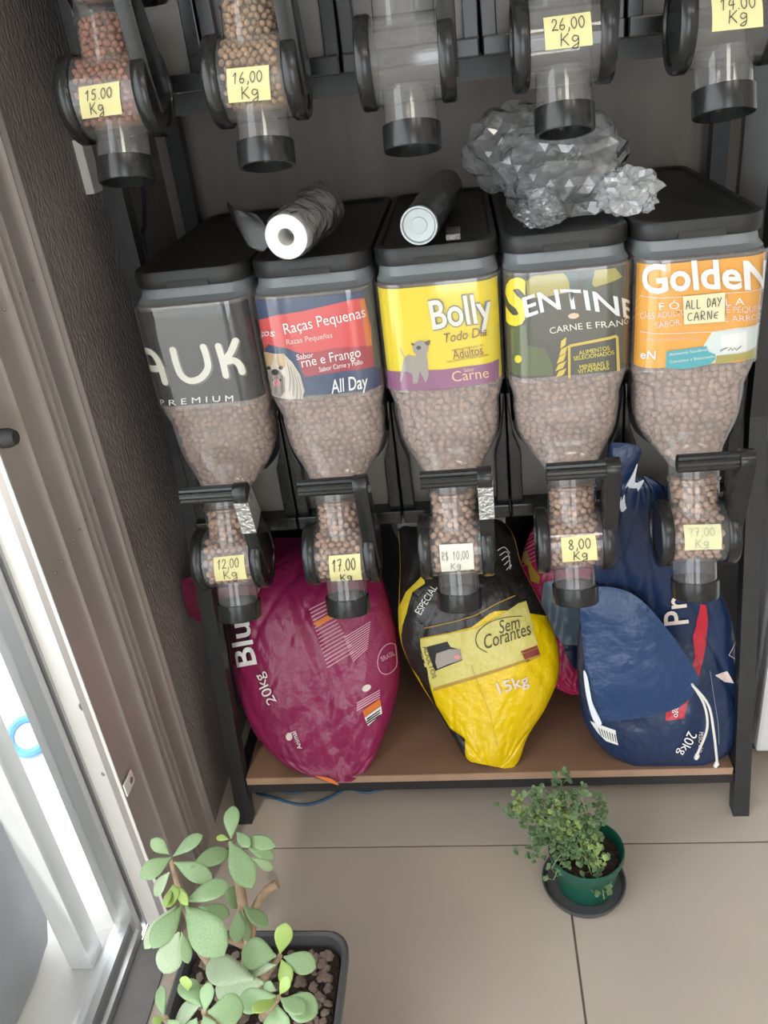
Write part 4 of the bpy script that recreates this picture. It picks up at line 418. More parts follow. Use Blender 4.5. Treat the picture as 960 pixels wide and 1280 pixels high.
def stroke_shape(line, w):
    """one ribbon with rounded ends along a line of points"""
    ln = [line[0]]
    for p in line[1:]:
        if math.dist(p, ln[-1]) > 1e-6: ln.append(p)
    if len(ln) < 2: ln.append((ln[0][0]+1e-5, ln[0][1]))
    n = len(ln); L = []; R = []
    for i in range(n):
        a, b = ln[max(i-1, 0)], ln[min(i+1, n-1)]; dx, dy = b[0]-a[0], b[1]-a[1]; q = math.hypot(dx, dy) or 1e-9
        nx, ny = -dy/q*w, dx/q*w; L.append((ln[i][0]+nx, ln[i][1]+ny)); R.append((ln[i][0]-nx, ln[i][1]-ny))
    vs = L+R; fs = [(n+i, n+i+1, i+1, i) for i in range(n-1)]
    for e, sg in ((0, 1), (n-1, -1)):
        a = math.atan2(L[e][1]-ln[e][1], L[e][0]-ln[e][0]); o = len(vs)
        vs += [(ln[e][0]+w*math.cos(a+sg*PI*k/8), ln[e][1]+w*math.sin(a+sg*PI*k/8)) for k in range(1, 8)]
        rim = [e]+list(range(o, o+7))+[n+e]; fs.append(tuple(rim if sg > 0 else rim[::-1]))
    return vs, fs
def decal_mesh(name, shapes, fn, material, step):
    """shapes in surface coordinates, cut on a grid so they follow the curve, carried to 3D by fn"""
    bm = bmesh.new()
    for vs, fs in shapes:
        bv = [bm.verts.new((x, y, 0)) for x, y in vs]
        for f in fs:
            try: bm.faces.new([bv[i] for i in f])
            except ValueError: pass
    if bm.verts:
        for ax in (0, 1):
            st = step[ax]
            if not st: continue
            lo = min(v.co[ax] for v in bm.verts); hi = max(v.co[ax] for v in bm.verts)
            q = math.floor(lo/st)*st + st
            while q < hi:
                co = [0, 0, 0]; no = [0, 0, 0]; co[ax] = q; no[ax] = 1
                bmesh.ops.bisect_plane(bm, geom=bm.verts[:]+bm.edges[:]+bm.faces[:], plane_co=co, plane_no=no, dist=1e-7); q += st
        for v in bm.verts: v.co = fn(v.co.x, v.co.y)
    me = bpy.data.meshes.new(name); bm.to_mesh(me); bm.free(); me.materials.append(MATS[material])
    for p in me.polygons: p.use_smooth = True
    return me
GLYPH = {'0': [[(.3,1),(.08,.75),(.05,.35),(.25,0),(.48,.2),(.55,.6),(.42,.95),(.3,1)]], '1': [[(.1,.7),(.36,1),(.3,.5),(.26,0)]],
 '2': [[(.05,.75),(.2,1),(.45,.9),(.45,.6),(.2,.25),(.02,.02),(.3,.08),(.58,.02)]], '4': [[(.3,1),(.05,.4),(.55,.42)],[(.48,.75),(.4,0)]],
 '5': [[(.55,1),(.2,.97),(.14,.6),(.4,.6),(.5,.3),(.3,.02),(.05,.1)]], '6': [[(.42,1),(.15,.6),(.05,.2),(.25,0),(.48,.15),(.42,.42),(.12,.36)]],
 '7': [[(.02,.92),(.5,1),(.35,.5),(.22,0)],[(.15,.5),(.48,.55)]], '8': [[(.3,.52),(.1,.75),(.3,1),(.48,.78),(.3,.52),(.06,.25),(.28,0),(.52,.25),(.3,.52)]],
 'K': [[(.15,1),(.1,0)],[(.6,.95),(.14,.42)],[(.25,.5),(.6,0)]], 'g': [[(.5,.62),(.25,.72),(.1,.45),(.28,.25),(.48,.45),(.5,.62),(.5,0),(.36,-.3),(.1,-.22),(.5,.1)]],
 ',': [[(.2,.12),(.22,0),(.12,-.18)]], '.': [[(.18,.06),(.22,.0)]], 'R': [[(.1,0),(.12,1),(.45,.9),(.42,.55),(.12,.5),(.5,0)]],
 '$': [[(.5,.85),(.2,.9),(.1,.65),(.45,.4),(.4,.1),(.08,.12)],[(.3,1.1),(.26,-.1)]], 'A': [[(0,0),(.32,1),(.55,0)],[(.12,.38),(.48,.4)]],
 'L': [[(.15,1),(.1,0),(.5,.05)]], 'D': [[(.12,0),(.15,1),(.5,.7),(.45,.2),(.12,0)]], 'Y': [[(.05,1),(.3,.55)],[(.58,1),(.15,0)]],
 'C': [[(.55,.9),(.2,.85),(.05,.4),(.2,.05),(.5,.12)]], 'N': [[(.08,0),(.12,1),(.48,0),(.55,1)]], 'E': [[(.5,.8),(.15,.6),(.1,.2),(.45,.05)],[(.12,.4),(.45,.42)]],
 '?': [[(.08,.8),(.3,1),(.5,.8),(.3,.5),(.28,.3)],[(.28,.05),(.3,.0)]], ' ': []}
# ------------------------------------------------------------------ material list
mat('floor_tile', (0.46, 0.40, 0.34), 0.38, var=0.06, vscale=3.0, bump=0.02, bscale=200)
mat('floor_grout', (0.16, 0.13, 0.11), 0.9, var=0.1)
mat('wall_brown', (0.25, 0.217, 0.205), 0.7, var=0.12, vscale=150, bump=0.6, bscale=170, stretch=(1, 1.0, 0.4))
mat('wall_panel', (0.25, 0.215, 0.19), 0.6, var=0.12, vscale=14, bump=0.06, bscale=20, stretch=(1, 1, 0.12))
mat('wall_white', (0.72, 0.70, 0.67), 0.7, var=0.04)
mat('aluminium', (0.47, 0.43, 0.405), 0.38, 0.4, var=0.05, vscale=6, stretch=(1, 1, 0.1))
mat('aluminium_light', (0.52, 0.53, 0.54), 0.30, 0.7)
mat('white_paint', (0.85, 0.82, 0.78), 0.45, var=0.02)
mat('threshold_grey', (0.17, 0.165, 0.165), 0.4, var=0.1)
mat('screw_steel', (0.35, 0.34, 0.33), 0.35, 0.9)
mat('rack_black', (0.022, 0.023, 0.024), 0.42, var=0.15, vscale=40)
mat('board_brown', (0.23, 0.135, 0.088), 0.42, var=0.12, vscale=16, stretch=(0.15, 1, 1))
mat('board_edge', (0.42, 0.27, 0.18), 0.5, var=0.08)
mat('plastic_black', (0.014, 0.015, 0.015), 0.24, var=0.1, vscale=30)
mat('lid_black', (0.014, 0.0145, 0.014), 0.45, bump=0.05, bscale=300)
mat('cradle_grey', (0.17, 0.16, 0.145), 0.28, var=0.1)
mat('band_grey', (0.20, 0.215, 0.225), 0.38, var=0.06)
mat('silver_tape', (0.62, 0.62, 0.60), 0.28, 0.8, bump=0.9, bscale=120)
clear('clear_body', 0.33, (0.60, 0.545, 0.525), 0.09, 1.2)
clear('clear_spout', 0.09, (0.70, 0.68, 0.66), 0.06, 1.8)
clear('clear_sheet', 0.03, (0.8, 0.8, 0.8), 0.05, 1.7, ior=1.6)
clear('glass', 0.03, (0.9, 0.9, 0.9), 0.02, 1.0)
clear('film_clear', 0.12, (0.9, 0.92, 0.94), 0.06, 2.6)
clear('film_knot', 0.30, (0.92, 0.93, 0.94), 0.07, 2.5)
clear('film_roll', 0.45, (0.34, 0.33, 0.33), 0.14, 2.0, bump=0.5, bscale=40)
mat('roll_dark', (0.055, 0.062, 0.062), 0.22, var=0.3, vscale=30, bump=0.3, bscale=30)
mat('roll_white', (0.82, 0.80, 0.78), 0.6, var=0.06, vscale=60)
mat('roll_metal', (0.38, 0.42, 0.42), 0.38, 0.5, var=0.15, vscale=20)
mat('kibble_brown', (0.42, 0.26, 0.185), 0.8, var=0.3, vscale=60)
mat('kibble_pale', (0.46, 0.30, 0.225), 0.8, var=0.3, vscale=60)
mat('kibble_red', (0.36, 0.15, 0.085), 0.8, var=0.35, vscale=60)
mat('kibble_tan', (0.40, 0.25, 0.14), 0.8, var=0.35, vscale=60)
for _n, _c in dict(note_yellow=(0.72, 0.66, 0.32), note_cream=(0.74, 0.68, 0.43), note_white=(0.72, 0.70, 0.60), note_pale=(0.66, 0.65, 0.38),
                   label_black=(0.012, 0.013, 0.014), label_navy=(0.03, 0.06, 0.14), label_yellow=(0.85, 0.66, 0.01), label_olive=(0.06, 0.062, 0.042), label_orange=(0.88, 0.40, 0.035),
                   ink_cream=(0.80, 0.78, 0.68), ink_gilt=(0.16, 0.15, 0.11), ink_white=(0.88, 0.87, 0.85), ink_pale=(0.80, 0.68, 0.62), ink_red=(0.72, 0.07, 0.07), ink_dkred=(0.42, 0.04, 0.06),
                   ink_orange=(0.75, 0.20, 0.03), ink_black=(0.012, 0.012, 0.012), ink_purple=(0.30, 0.10, 0.22), ink_grey=(0.20, 0.19, 0.16), ink_brown=(0.22, 0.08, 0.03),
                   ink_peach=(0.85, 0.55, 0.35), ink_field=(0.42, 0.36, 0.08), ink_slate=(0.05, 0.09, 0.09), ink_moss=(0.10, 0.13, 0.04), ink_yellow=(0.85, 0.70, 0.02),
                   ink_gold=(0.72, 0.52, 0.06), ink_ice=(0.72, 0.80, 0.78), ink_teal=(0.06, 0.42, 0.48), ink_tongue=(0.75, 0.32, 0.32), ink_pen=(0.03, 0.03, 0.035),
                   ink_pencil=(0.16, 0.16, 0.16), ink_faint=(0.42, 0.43, 0.33), ink_rose=(0.72, 0.36, 0.46), ink_ochre=(0.45, 0.28, 0.04), ink_maroon=(0.24, 0.04, 0.02),
                   ink_darkolive=(0.06, 0.055, 0.02), ink_steel=(0.30, 0.36, 0.44), fur_light=(0.70, 0.62, 0.52), fur_white=(0.82, 0.78, 0.70), fur_tan=(0.62, 0.40, 0.20), fur_grey=(0.36, 0.32, 0.28), fur_dark=(0.10, 0.07, 0.06)).items():
    mat(_n, _c, 0.55)
for _n, _c in dict(sack_magenta=(0.27, 0.018, 0.085), sack_yellow=(0.82, 0.56, 0.0), sack_pink=(0.72, 0.03, 0.16), sack_navy=(0.012, 0.030, 0.085),
                   print_black=(0.02, 0.018, 0.015), print_dark=(0.06, 0.012, 0.025), print_paleyellow=(0.66, 0.58, 0.16), print_yellow=(0.80, 0.62, 0.04), print_steel=(0.26, 0.37, 0.48),
                   print_navy=(0.014, 0.04, 0.12), print_red=(0.50, 0.02, 0.04), flap_blue=(0.014, 0.045, 0.13), sack_maroon=(0.15, 0.012, 0.045), sack_black=(0.022, 0.018, 0.016)).items():
    mat(_n, _c, 0.27, bump=0.45, bscale=34)
mat('tear_white', (0.72, 0.76, 0.82), 0.6)
mat('string_white', (0.82, 0.80, 0.76), 0.8, bump=0.3, bscale=400)
mat('leaf_jade', (0.27, 0.40, 0.20), 0.38, var=0.16, vscale=30)
mat('leaf_jade_pale', (0.42, 0.52, 0.34), 0.42, var=0.12, vscale=30)
mat('leaf_jade_fresh', (0.36, 0.50, 0.13), 0.38, var=0.12, vscale=30)
mat('stem_tan', (0.42, 0.30, 0.20), 0.8, var=0.25, vscale=60, bump=0.4, bscale=120)
mat('pot_grey', (0.085, 0.085, 0.09), 0.45, var=0.1)
mat('pebble', (0.20, 0.15, 0.125), 0.85, var=0.35, vscale=30)
mat('pot_green', (0.008, 0.085, 0.055), 0.38, var=0.12)
mat('saucer_grey', (0.075, 0.078, 0.08), 0.5, var=0.12)
mat('soil', (0.035, 0.02, 0.014), 0.95, var=0.4, vscale=80, bump=1.0, bscale=150)
mat('rue_green', (0.12, 0.19, 0.085), 0.6, var=0.35, vscale=40)
mat('rue_pale', (0.24, 0.33, 0.10), 0.6, var=0.25, vscale=40)
mat('rue_stem', (0.26, 0.34, 0.14), 0.6)
mat('cable_blue', (0.035, 0.10, 0.20), 0.4)
mat('cable_dark', (0.02, 0.025, 0.05), 0.5)
mat('fridge_white', (0.84, 0.85, 0.86), 0.35, var=0.02)
mat('rubber', (0.03, 0.03, 0.03), 0.7)
mat('pavement', (0.62, 0.60, 0.57), 0.8, var=0.08, vscale=4, bump=0.1, bscale=80)
mat('post_white', (0.74, 0.76, 0.75), 0.6, var=0.03)
mat('mesh_grey', (0.30, 0.32, 0.35), 0.6, var=0.05)
mat('ring_blue', (0.08, 0.30, 0.62), 0.4)
mat('lamp_diffuser', (0.9, 0.9, 0.9), 0.5)

# ------------------------------------------------------------------ the setting
def struct(o): o['kind'] = 'structure'; return o
WX = -0.658; WY = 1.93; DX = -0.735; H = 2.75
floor = struct(MB().box((-0.735, -3.2, -0.06), (2.6, WY, -0.003)).build('floor', 'floor_grout', smooth=0))
TS = 0.9; gap = 0.0022
for ix in range(-1, 3):
    for iy in range(-5, 1):
        x0 = max(0.119 + ix*TS, -0.735); x1 = min(0.119 + (ix+1)*TS, 2.6); y0 = max(1.222 + iy*TS, -3.2); y1 = min(1.222 + (iy+1)*TS, WY)
        if x1 - x0 > 0.02 and y1 - y0 > 0.02:
            MB().box((x0+gap, y0+gap, -0.01), (x1-gap, y1-gap, 0.0)).build('tile', 'floor_tile', floor, smooth=0, bevel=0.0008)
MBw = MB().box((-0.9, 1.283, -0.05), (WX, WY+0.1, H)); struct(MBw.build('wall_left', 'wall_brown', smooth=0))
struct(MB().box((-0.9, WY, -0.05), (2.6, WY+0.1, H)).build('wall_back', 'wall_panel', smooth=0))
struct(MB().box((-0.9, -3.2, H), (2.7, WY+0.1, H+0.1)).build('ceiling', 'wall_white', smooth=0))
struct(MB().box((2.6, -3.3, -0.05), (2.7, WY, H)).build('wall_right', 'wall_white', smooth=0))
struct(MB().box((1.3, -3.3, -0.05), (2.6, -3.2, H)).box((-0.72, -3.3, -0.05), (-0.25, -3.2, H)).box((-0.25, -3.3, 2.3), (1.3, -3.2, H)).build('wall_rear', 'wall_white', smooth=0))
for nm, lc, rt, sx, sy in (('door_portal', (-0.83, -0.7, 1.1), (0, -PI/2, 0), 2.2, 3.4), ('shopfront_portal', (0.525, -3.32, 1.15), (PI/2, 0, 0), 1.55, 2.3)):
    pl = bpy.data.lights.new(nm, 'AREA'); pl.shape = 'RECTANGLE'; pl.size = sx; pl.size_y = sy; pl.cycles.is_portal = True
    po = bpy.data.objects.new(nm, pl); COL.objects.link(po); po.location = lc; po.rotation_euler = rt
struct(MB().box((-0.82, -3.2, 2.2), (-0.70, 1.283, H)).build('wall_lintel', 'wall_white', smooth=0))
# shutter guide of folded aluminium beside the door
prof = [(WX-0.02, 1.283), (WX+0.006, 1.283), (WX+0.006, 1.279)]
for y, d, w in ((1.262, 0.004, 0.0025), (1.196, 0.005, 0.003), (1.172, 0.006, 0.003), (1.150, 0.006, 0.0035), (1.078, 0.003, 0.002)):
    prof += [(WX, y+w+0.002), (WX, y+w), (WX+d, y+w), (WX+d, y), (WX-0.003, y)]
prof += [(WX-0.002, 1.010), (WX, 1.004), (WX-0.02, 1.004)]
g = struct(MB().prism(prof, 'z', 0, 2.3).build('trim_1', 'aluminium', smooth=0))
def stud(name, m, parent, c, ax, r=0.006, h=0.004):
    return MB().lathe([(r, -0.001), (r, h*0.5), (r*0.7, h), (0.0002, h)], c, ax, (0, 0, 1), 12).build(name, m, parent, smooth=60)
stud('screw', 'rubber', g, (WX+0.001, 1.02, 1.09), (1, 0, 0), 0.014, 0.02)
for k in range(9): stud('rivet', 'screw_steel', g, (WX+0.001, 1.03+0.026*k, 0.86+0.004*k), (1, 0, 0), 0.0022, 0.003)
for k in range(5): stud('rivet', 'screw_steel', g, (WX+0.001, 1.13+0.026*k, 1.24+0.004*k), (1, 0, 0), 0.0022, 0.003)
t2 = struct(MB().prism([(WX-0.001, 1.003), (DX, 1.040), (DX, 1.28), (WX-0.021, 1.28), (WX-0.021, 1.006)], 'z', 0, 2.2).build('trim_2', 'white_paint', smooth=0))
stud('screw', 'screw_steel', t2, (-0.683, 1.0147, 0.605), (-0.44, -0.9, 0), 0.008, 0.003)
for x, z_ in ((-0.695, 0.4445), (-0.674, 0.448)): stud('screw', 'screw_steel', t2, (x, 1.003+(-0.659-x)*0.487, z_), (-0.44, -0.9, 0), 0.004, 0.002)
br = MB().box((WX+0.001, 1.004, 0.405), (WX+0.004, 1.042, 0.432)).build('strike_plate', 'white_paint', t2, smooth=0, bevel=0.001)
stud('screw', 'screw_steel', br, (WX+0.004, 1.03, 0.418), (1, 0, 0), 0.006, 0.002)
# sliding glass door: stiles, rails, panes
door = struct(put('door_1', None)); door.location = (0, 0, 0)
def stile(y0, y1):
    MB().prism([(-0.785, y0), (-0.785, y1), (-0.735, y1), (-0.735, y0+0.022), (-0.748, y0+0.022), (-0.748, y0+0.016), (-0.740, y0+0.016), (-0.740, y0)], 'z', 0, 2.2).build('door_stile', 'aluminium_light', door, smooth=0)
stile(1.012, 1.058); stile(-0.70, -0.66); stile(-2.40, -2.36)
for y0, y1 in ((-0.66, 1.012), (-2.36, -0.70)):
    MB().prism([(-0.80, 0), (-0.80, 0.012), (-0.782, 0.012), (-0.782, 0.045), (-0.752, 0.045), (-0.752, 0.014), (-0.744, 0.014), (-0.744, 0.024), (-0.735, 0.024), (-0.735, 0)], 'y', y0, y1).build('bottom_rail', 'aluminium_light', door, smooth=0)
    MB().box((-0.785, y0, 2.14), (-0.735, y1, 2.2)).build('top_rail', 'aluminium_light', door, smooth=0)
    MB().box((-0.769, y0, 0.045), (-0.765, y1, 2.14)).build('pane', 'glass', door, smooth=0)
struct(MB().box((-0.735, -2.4, 0.0), (-0.668, 1.003, 0.005)).build('trim_3', 'threshold_grey', smooth=0, bevel=0.001))
struct(MB().box((-0.82, -3.2, 0), (-0.72, -2.40, 2.2)).build('wall_front', 'wall_white', smooth=0))
# street side
struct(MB().box((-9.0, -6.0, -0.12), (-0.80, 6.0, -0.02)).build('pavement', 'pavement', smooth=0))
tag(MB().box((-0.872, 0.955, -0.02), (-0.822, 1.005, 2.3)).build('white_post', 'post_white', smooth=0, bevel=0.006), 'white square post standing outside the glass door', 'post')
p = thing('grey_seat_back', 'grey rounded seat back with wire mesh edge outside the glass door', 'seat back', (-0.95, 0.6, -0.02))
outl = [(1.043, 0.75), (1.041, 0.385), (1.038, 0.29), (1.032, 0.16), (1.025, 0.06), (1.0, 0.02), (0.93, 0.005), (0.55, 0.0), (0.45, 0.03), (0.42, 0.12), (0.42, 0.75), (0.5, 0.82), (0.95, 0.82)]
MB().prism([(y-0.6, z_) for y, z_ in outl], 'x', -0.02, 0.02).build('seat_panel', 'mesh_grey', p, smooth=30, bevel=0.006)
for k in range(10): MB().tube([(0.022, 0.425+0.003*k*0, 0.22+0.018*k), (0.024, 0.45, 0.215+0.018*k)], 0.0012, 5).build('wire', 'screw_steel', p)
for q in (0.428, 0.44): MB().tube([(0.023, q, 0.21), (0.023, q+0.004, 0.40)], 0.0012, 5).build('wire', 'screw_steel', p)
rg = MB(); rg.loft([[((0.045+0.012*math.cos(b))*math.cos(a), (0.045+0.012*math.cos(b))*math.sin(a), 0.012+0.012*math.sin(b)) for b in [2*PI*k/8 for k in range(8)]] for a in [2*PI*j/28 for j in range(29)]], cap0=False, cap1=False)
o = rg.build('blue_ring', 'ring_blue'); o.location = (-1.235, 1.57, 0.02); o.rotation_euler = (0.75, 0.1, 0.4); tag(o, 'bright blue plastic ring lying on the pavement outside the door', 'ring')
# ceiling lamps behind the viewer light the shop
for lx, ly in ((0.5, -1.0), (1.6, -1.0)):
    lt = thing('ceiling_lamp', 'flat white ceiling lamp above the shop floor, '+('nearer the door' if lx < 1 else 'nearer the right wall'), 'lamp', (lx, ly, H))
    MB().box((-0.31, -0.31, -0.03), (0.31, 0.31, 0)).build('frame', 'white_paint', lt, smooth=0)
    em = MATS.get('lamp_glow')
    if em is None:
        em = bpy.data.materials.new('lamp_glow'); em.use_nodes = True; pb = em.node_tree.nodes['Principled BSDF']
        pb.inputs['Emission Color'].default_value = (1.0, 0.93, 0.82, 1); pb.inputs['Emission Strength'].default_value = 9.0; MATS['lamp_glow'] = em
    MB().box((-0.29, -0.29, -0.036), (0.29, 0.29, -0.03)).build('diffuser', 'lamp_glow', lt, smooth=0)

# ------------------------------------------------------------------ rack
rack = thing('display_rack', 'black steel rack with a brown lower board carrying the dispensers', 'rack', (-0.0425, 1.6, 0))
def R_(n, m, mb, **k): 
    o = mb.build(n, m, rack, **k); o.location = (0.0425, -1.6, 0); return o
LX, RX, LH = -0.585, 0.499, 0.016
for x in (LX, RX):
    R_('front_leg', 'rack_black', MB().loft([[(x-LH, y-LH, z_), (x+LH, y-LH, z_), (x+LH, y+LH, z_), (x-LH, y+LH, z_)] for y, z_ in ((1.303, 0), (1.462, 0.85), (1.462, 2.3))]), smooth=0)
    R_('rear_leg', 'rack_black', MB().box((x-LH, 1.84-LH, 0), (x+LH, 1.84+LH, 2.3)), smooth=0)
    for z_ in (0.09, 0.71, 1.452, 2.2): R_('side_rail', 'rack_black', MB().box((x-0.012, 1.45 if z_ > 0.5 else 1.33, z_-0.0135), (x+0.012, 1.83, z_+0.0125)), smooth=0)
for z_ in (0.695, 0.695+UP_DZ):
    R_('front_rail', 'rack_black', MB().box((LX, 1.43, z_), (RX, 1.46, z_+0.03)), smooth=0)
    R_('rear_rail', 'rack_black', MB().box((LX, 1.80, z_), (RX, 1.825, z_+0.03)), smooth=0)
R_('front_beam', 'rack_black', MB().box((LX+LH, 1.312, 0.074), (RX-LH, 1.334, 0.101)), smooth=0)
R_('rear_beam', 'rack_black', MB().box((LX+LH, 1.82, 0.074), (RX-LH, 1.842, 0.101)), smooth=0)
R_('shelf_board', 'board_brown', MB().box((LX+0.02, 1.312, 0.101), (RX-0.02, 1.845, 0.119)), smooth=0)
R_('board_edge', 'board_edge', MB().box((LX+0.02, 1.3095, 0.101), (RX-0.02, 1.312, 0.1192)), smooth=0)
R_('wall_shade_sheet', 'rack_black', MB().box((LX, 1.858, 0.09), (RX, 1.866, 0.72)), smooth=0)  # black sheet standing in for shade on the wall behind the bags

# ------------------------------------------------------------------ dispensers
AX = Vector((0, 0.31, 0.95)).normalized(); FW = Vector((0, -0.95, 0.31)).normalized(); DC = Vector((0, DRUM_Y, DRUM_Z))
RINGS = [(0.596, 0.090, 0.003, 0.50, 0.040), (0.577, 0.092, -0.002, 0.50, 0.040), (0.568, 0.096, -0.029, 0.50, 0.040), (0.40, 0.096, -0.033, 0.50, 0.040), (0.384, 0.0950, -0.033, 0.49, 0.042),
         (0.366, 0.0905, -0.0315, 0.47, 0.044), (0.354, 0.0878, -0.0305, 0.46, 0.045), (0.344, 0.0880, -0.032, 0.45, 0.046), (0.325, 0.0875, -0.033, 0.43, 0.05), (0.303, 0.0862, -0.035, 0.40, 0.055), (0.285, 0.082, -0.039, 0.34, 0.06),
         (0.269, 0.0735, -0.046, 0.24, 0.065), (0.256, 0.061, -0.058, 0.14, 0.06), (0.247, 0.049, -0.072, 0.05, 0.049), (0.240, 0.0425, -0.082, 0.003, 0.0425)]
def ring_at(z_):
    for a, b in zip(RINGS, RINGS[1:]):
        if a[0] >= z_ >= b[0]:
            t = (a[0]-z_)/(a[0]-b[0]); return [a[k]+(b[k]-a[k])*t for k in range(5)]
    return RINGS[-1] if z_ < RINGS[-1][0] else RINGS[0]
PM = {}
PM['body'] = MB().loft([rrect(xh, y0, y1, r, z_, 8, 0.03) for z_, xh, y0, y1, r in RINGS], cap0=False, cap1=False).mesh('container', 'clear_body', smooth=50)
lid = MB().loft([rrect(xh, y0, 0.545-q, 0.042, z_, 8, 0.03) for z_, xh, y0, q in ((0.592, 0.0955, 0.0, 0.003), (0.592, 0.0975, -0.002, 0.001), (0.595, 0.0985, -0.003, 0), (0.614, 0.0985, -0.003, 0), (0.6185, 0.0965, -0.001, 0.002), (0.6185, 0.088, 0.008, 0.012), (0.6135, 0.085, 0.011, 0.015))])
lid.add([(-0.035, -0.008, 0.594), (0.035, -0.008, 0.594), (0.035, 0.0, 0.594), (-0.035, 0.0, 0.594), (-0.033, -0.004, 0.603), (0.033, -0.004, 0.603), (0.033, 0, 0.603), (-0.033, 0, 0.603)], [(0,3,2,1),(4,5,6,7),(0,1,5,4),(1,2,6,5),(2,3,7,6),(3,0,4,7)])
PM['band'] = MB().loft([rrect(xh+0.0015, y0-0.0015, y1+0.001, r, z_, 8, 0.03) for z_, xh, y0, y1, r in ((0.5945, 0.0905, 0.003, 0.50, 0.04), (0.577, 0.0925, -0.003, 0.50, 0.04), (0.571, 0.0950, -0.020, 0.50, 0.04))], cap0=False, cap1=False).mesh('rim_band', 'band_grey', smooth=50)
PM['lid'] = lid.mesh('lid', 'lid_black', smooth=50)
LS = 0.108
PM['label'] = {}
def label_mesh(m): return MB().grid(lambda u, v: label_surf(-LS+2*LS*u, 0.402+0.163*v, -0.001), 40, 4).mesh('label_insert', m, smooth=60, fix=False)
hold = MB().grid(lambda u, v: label_surf(-(LS+0.002)+2*(LS+0.002)*u, 0.397+0.174*v, 0.0028), 40, 1)
for zz in (0.397, 0.571): hold.tube([label_surf(-(LS+0.002)+2*(LS+0.002)*k/30, zz, 0.0024) for k in range(31)], 0.0008, 6)
PM['holder'] = hold.mesh('label_holder', 'clear_sheet', smooth=60, fix=False)
poly = [(-0.098, 0.12), (0.098, 0.12), (0.098, 0.345), (0.0925, 0.345), (0.091, 0.300), (0.087, 0.277), (0.078, 0.258), (0.065, 0.243), (0.052, 0.232), (-0.052, 0.232), (-0.065, 0.243), (-0.078, 0.258), (-0.087, 0.277), (-0.091, 0.300), (-0.0925, 0.345), (-0.098, 0.345)]
PM['cradle'] = MB().prism(poly, 'y', 0.052, 0.060).mesh('cradle_panel', 'cradle_grey', smooth=0)
def rib(s): return MB().prism([(s*0.0985, 0.118), (s*0.076, 0.118), (s*0.077, 0.24), (s*0.089, 0.275), (s*0.093, 0.31), (s*0.0985, 0.35)], 'y', 0.030, 0.052).mesh('cradle_rib', 'plastic_black', smooth=0, bevel=0.002)
PM['ribs'] = [rib(-1), rib(1)]
def side(s): return MB().prism([(0.052, 0.12), (0.052, 0.345), (0.30, 0.36), (0.48, 0.20), (0.48, 0.12)], 'x', s*0.0945, s*0.0985).mesh('cradle_side', 'plastic_black', smooth=0)
PM['sides'] = [side(-1), side(1)]
PM['lip'] = MB().box((-0.0985, 0.018, 0.116), (0.0985, 0.12, 0.142)).mesh('cradle_lip', 'plastic_black', smooth=0, bevel=0.003)
nk = MB().lathe([(0.041, 0.030), (0.041, 0.088), (0.0435, 0.090), (0.0435, 0.094), (0.041, 0.096), (0.0415, 0.128)], DC, AX, FW, 36)
PM['neck'] = nk.mesh('neck', 'clear_spout', smooth=50)
PM['drum'] = MB().lathe([(DRUM_R, -0.0425), (DRUM_R, 0.0425)], DC, (1, 0, 0), FW, 44).mesh('dosing_drum', 'clear_spout', smooth=50)
def disc(s): return MB().lathe([(0.0005, s*0.043), (0.055, s*0.043), (0.0575, s*0.046), (0.0575, s*0.060), (0.055, s*0.063), (0.046, s*0.063), (0.045, s*0.060), (0.0005, s*0.060)], DC, (1, 0, 0), FW, 40).mesh('drum_disc', 'plastic_black', smooth=40)
PM['discs'] = [disc(-1), disc(1)]
PM['outlet'] = MB().lathe([(0.0355, -0.038), (0.0355, -0.104)], DC, AX, FW, 36).mesh('outlet_tube', 'clear_spout', smooth=50)
PM['collar'] = MB().lathe([(0.0365, -0.082), (0.0392, -0.082), (0.0392, -0.111), (0.0382, -0.113), (0.034, -0.113), (0.034, -0.084), (0.0365, -0.082)], DC, AX, FW, 40).mesh('outlet_collar', 'plastic_black', smooth=40)
# lever: one arm on the right and a ribbed grip bar across the top
BC = Vector((0, -0.048, 0.154)); armp = []
bd = BC.normalized(); bn = Vector((0, -bd.z, bd.y))
for k in range(9):
    a = PI*k/8 - PI/2; q = BC + bd*0.017*math.cos(a) + bn*0.017*math.sin(a); armp.append(q)
armp += [bn*0.030 + bd*0.03, bn*0.028 - bd*0.02, -bn*0.028 - bd*0.02, -bn*0.030 + bd*0.03]
PM['arm'] = MB().prism([(DC.y+q.y, DC.z+q.z) for q in armp], 'x', 0.044, 0.067).mesh('lever_arm', 'plastic_black', smooth=30, bevel=0.002)
gp = []
for k in range(24):
    a = 2*PI*k/24; r = 0.0125 + (0.0012 if k % 2 == 0 else -0.0006); gp.append((DC.y+BC.y+r*math.cos(a)*0.9, DC.z+BC.z+r*math.sin(a)*1.1))
PM['grip'] = MB().prism(gp, 'x', -0.047, 0.0445).mesh('grip_bar', 'plastic_black', smooth=20)
tp = [q*1.0 for q in (BC*0.95 + bn*0.0185, BC*0.95 - bn*0.0185, BC*0.55 - bn*0.0265, BC*0.55 + bn*0.0265)]
PM['tape'] = MB().prism([(DC.y+q.y, DC.z+q.z) for q in tp], 'x', 0.0435, 0.068).mesh('tape', 'silver_tape', smooth=0)
PM['button'] = MB().lathe([(0.006, 0.067), (0.006, 0.069), (0.004, 0.070), (0.0002, 0.070)], DC+BC*0.93, (1, 0, 0), FW, 12).mesh('pivot', 'cradle_grey', smooth=50)
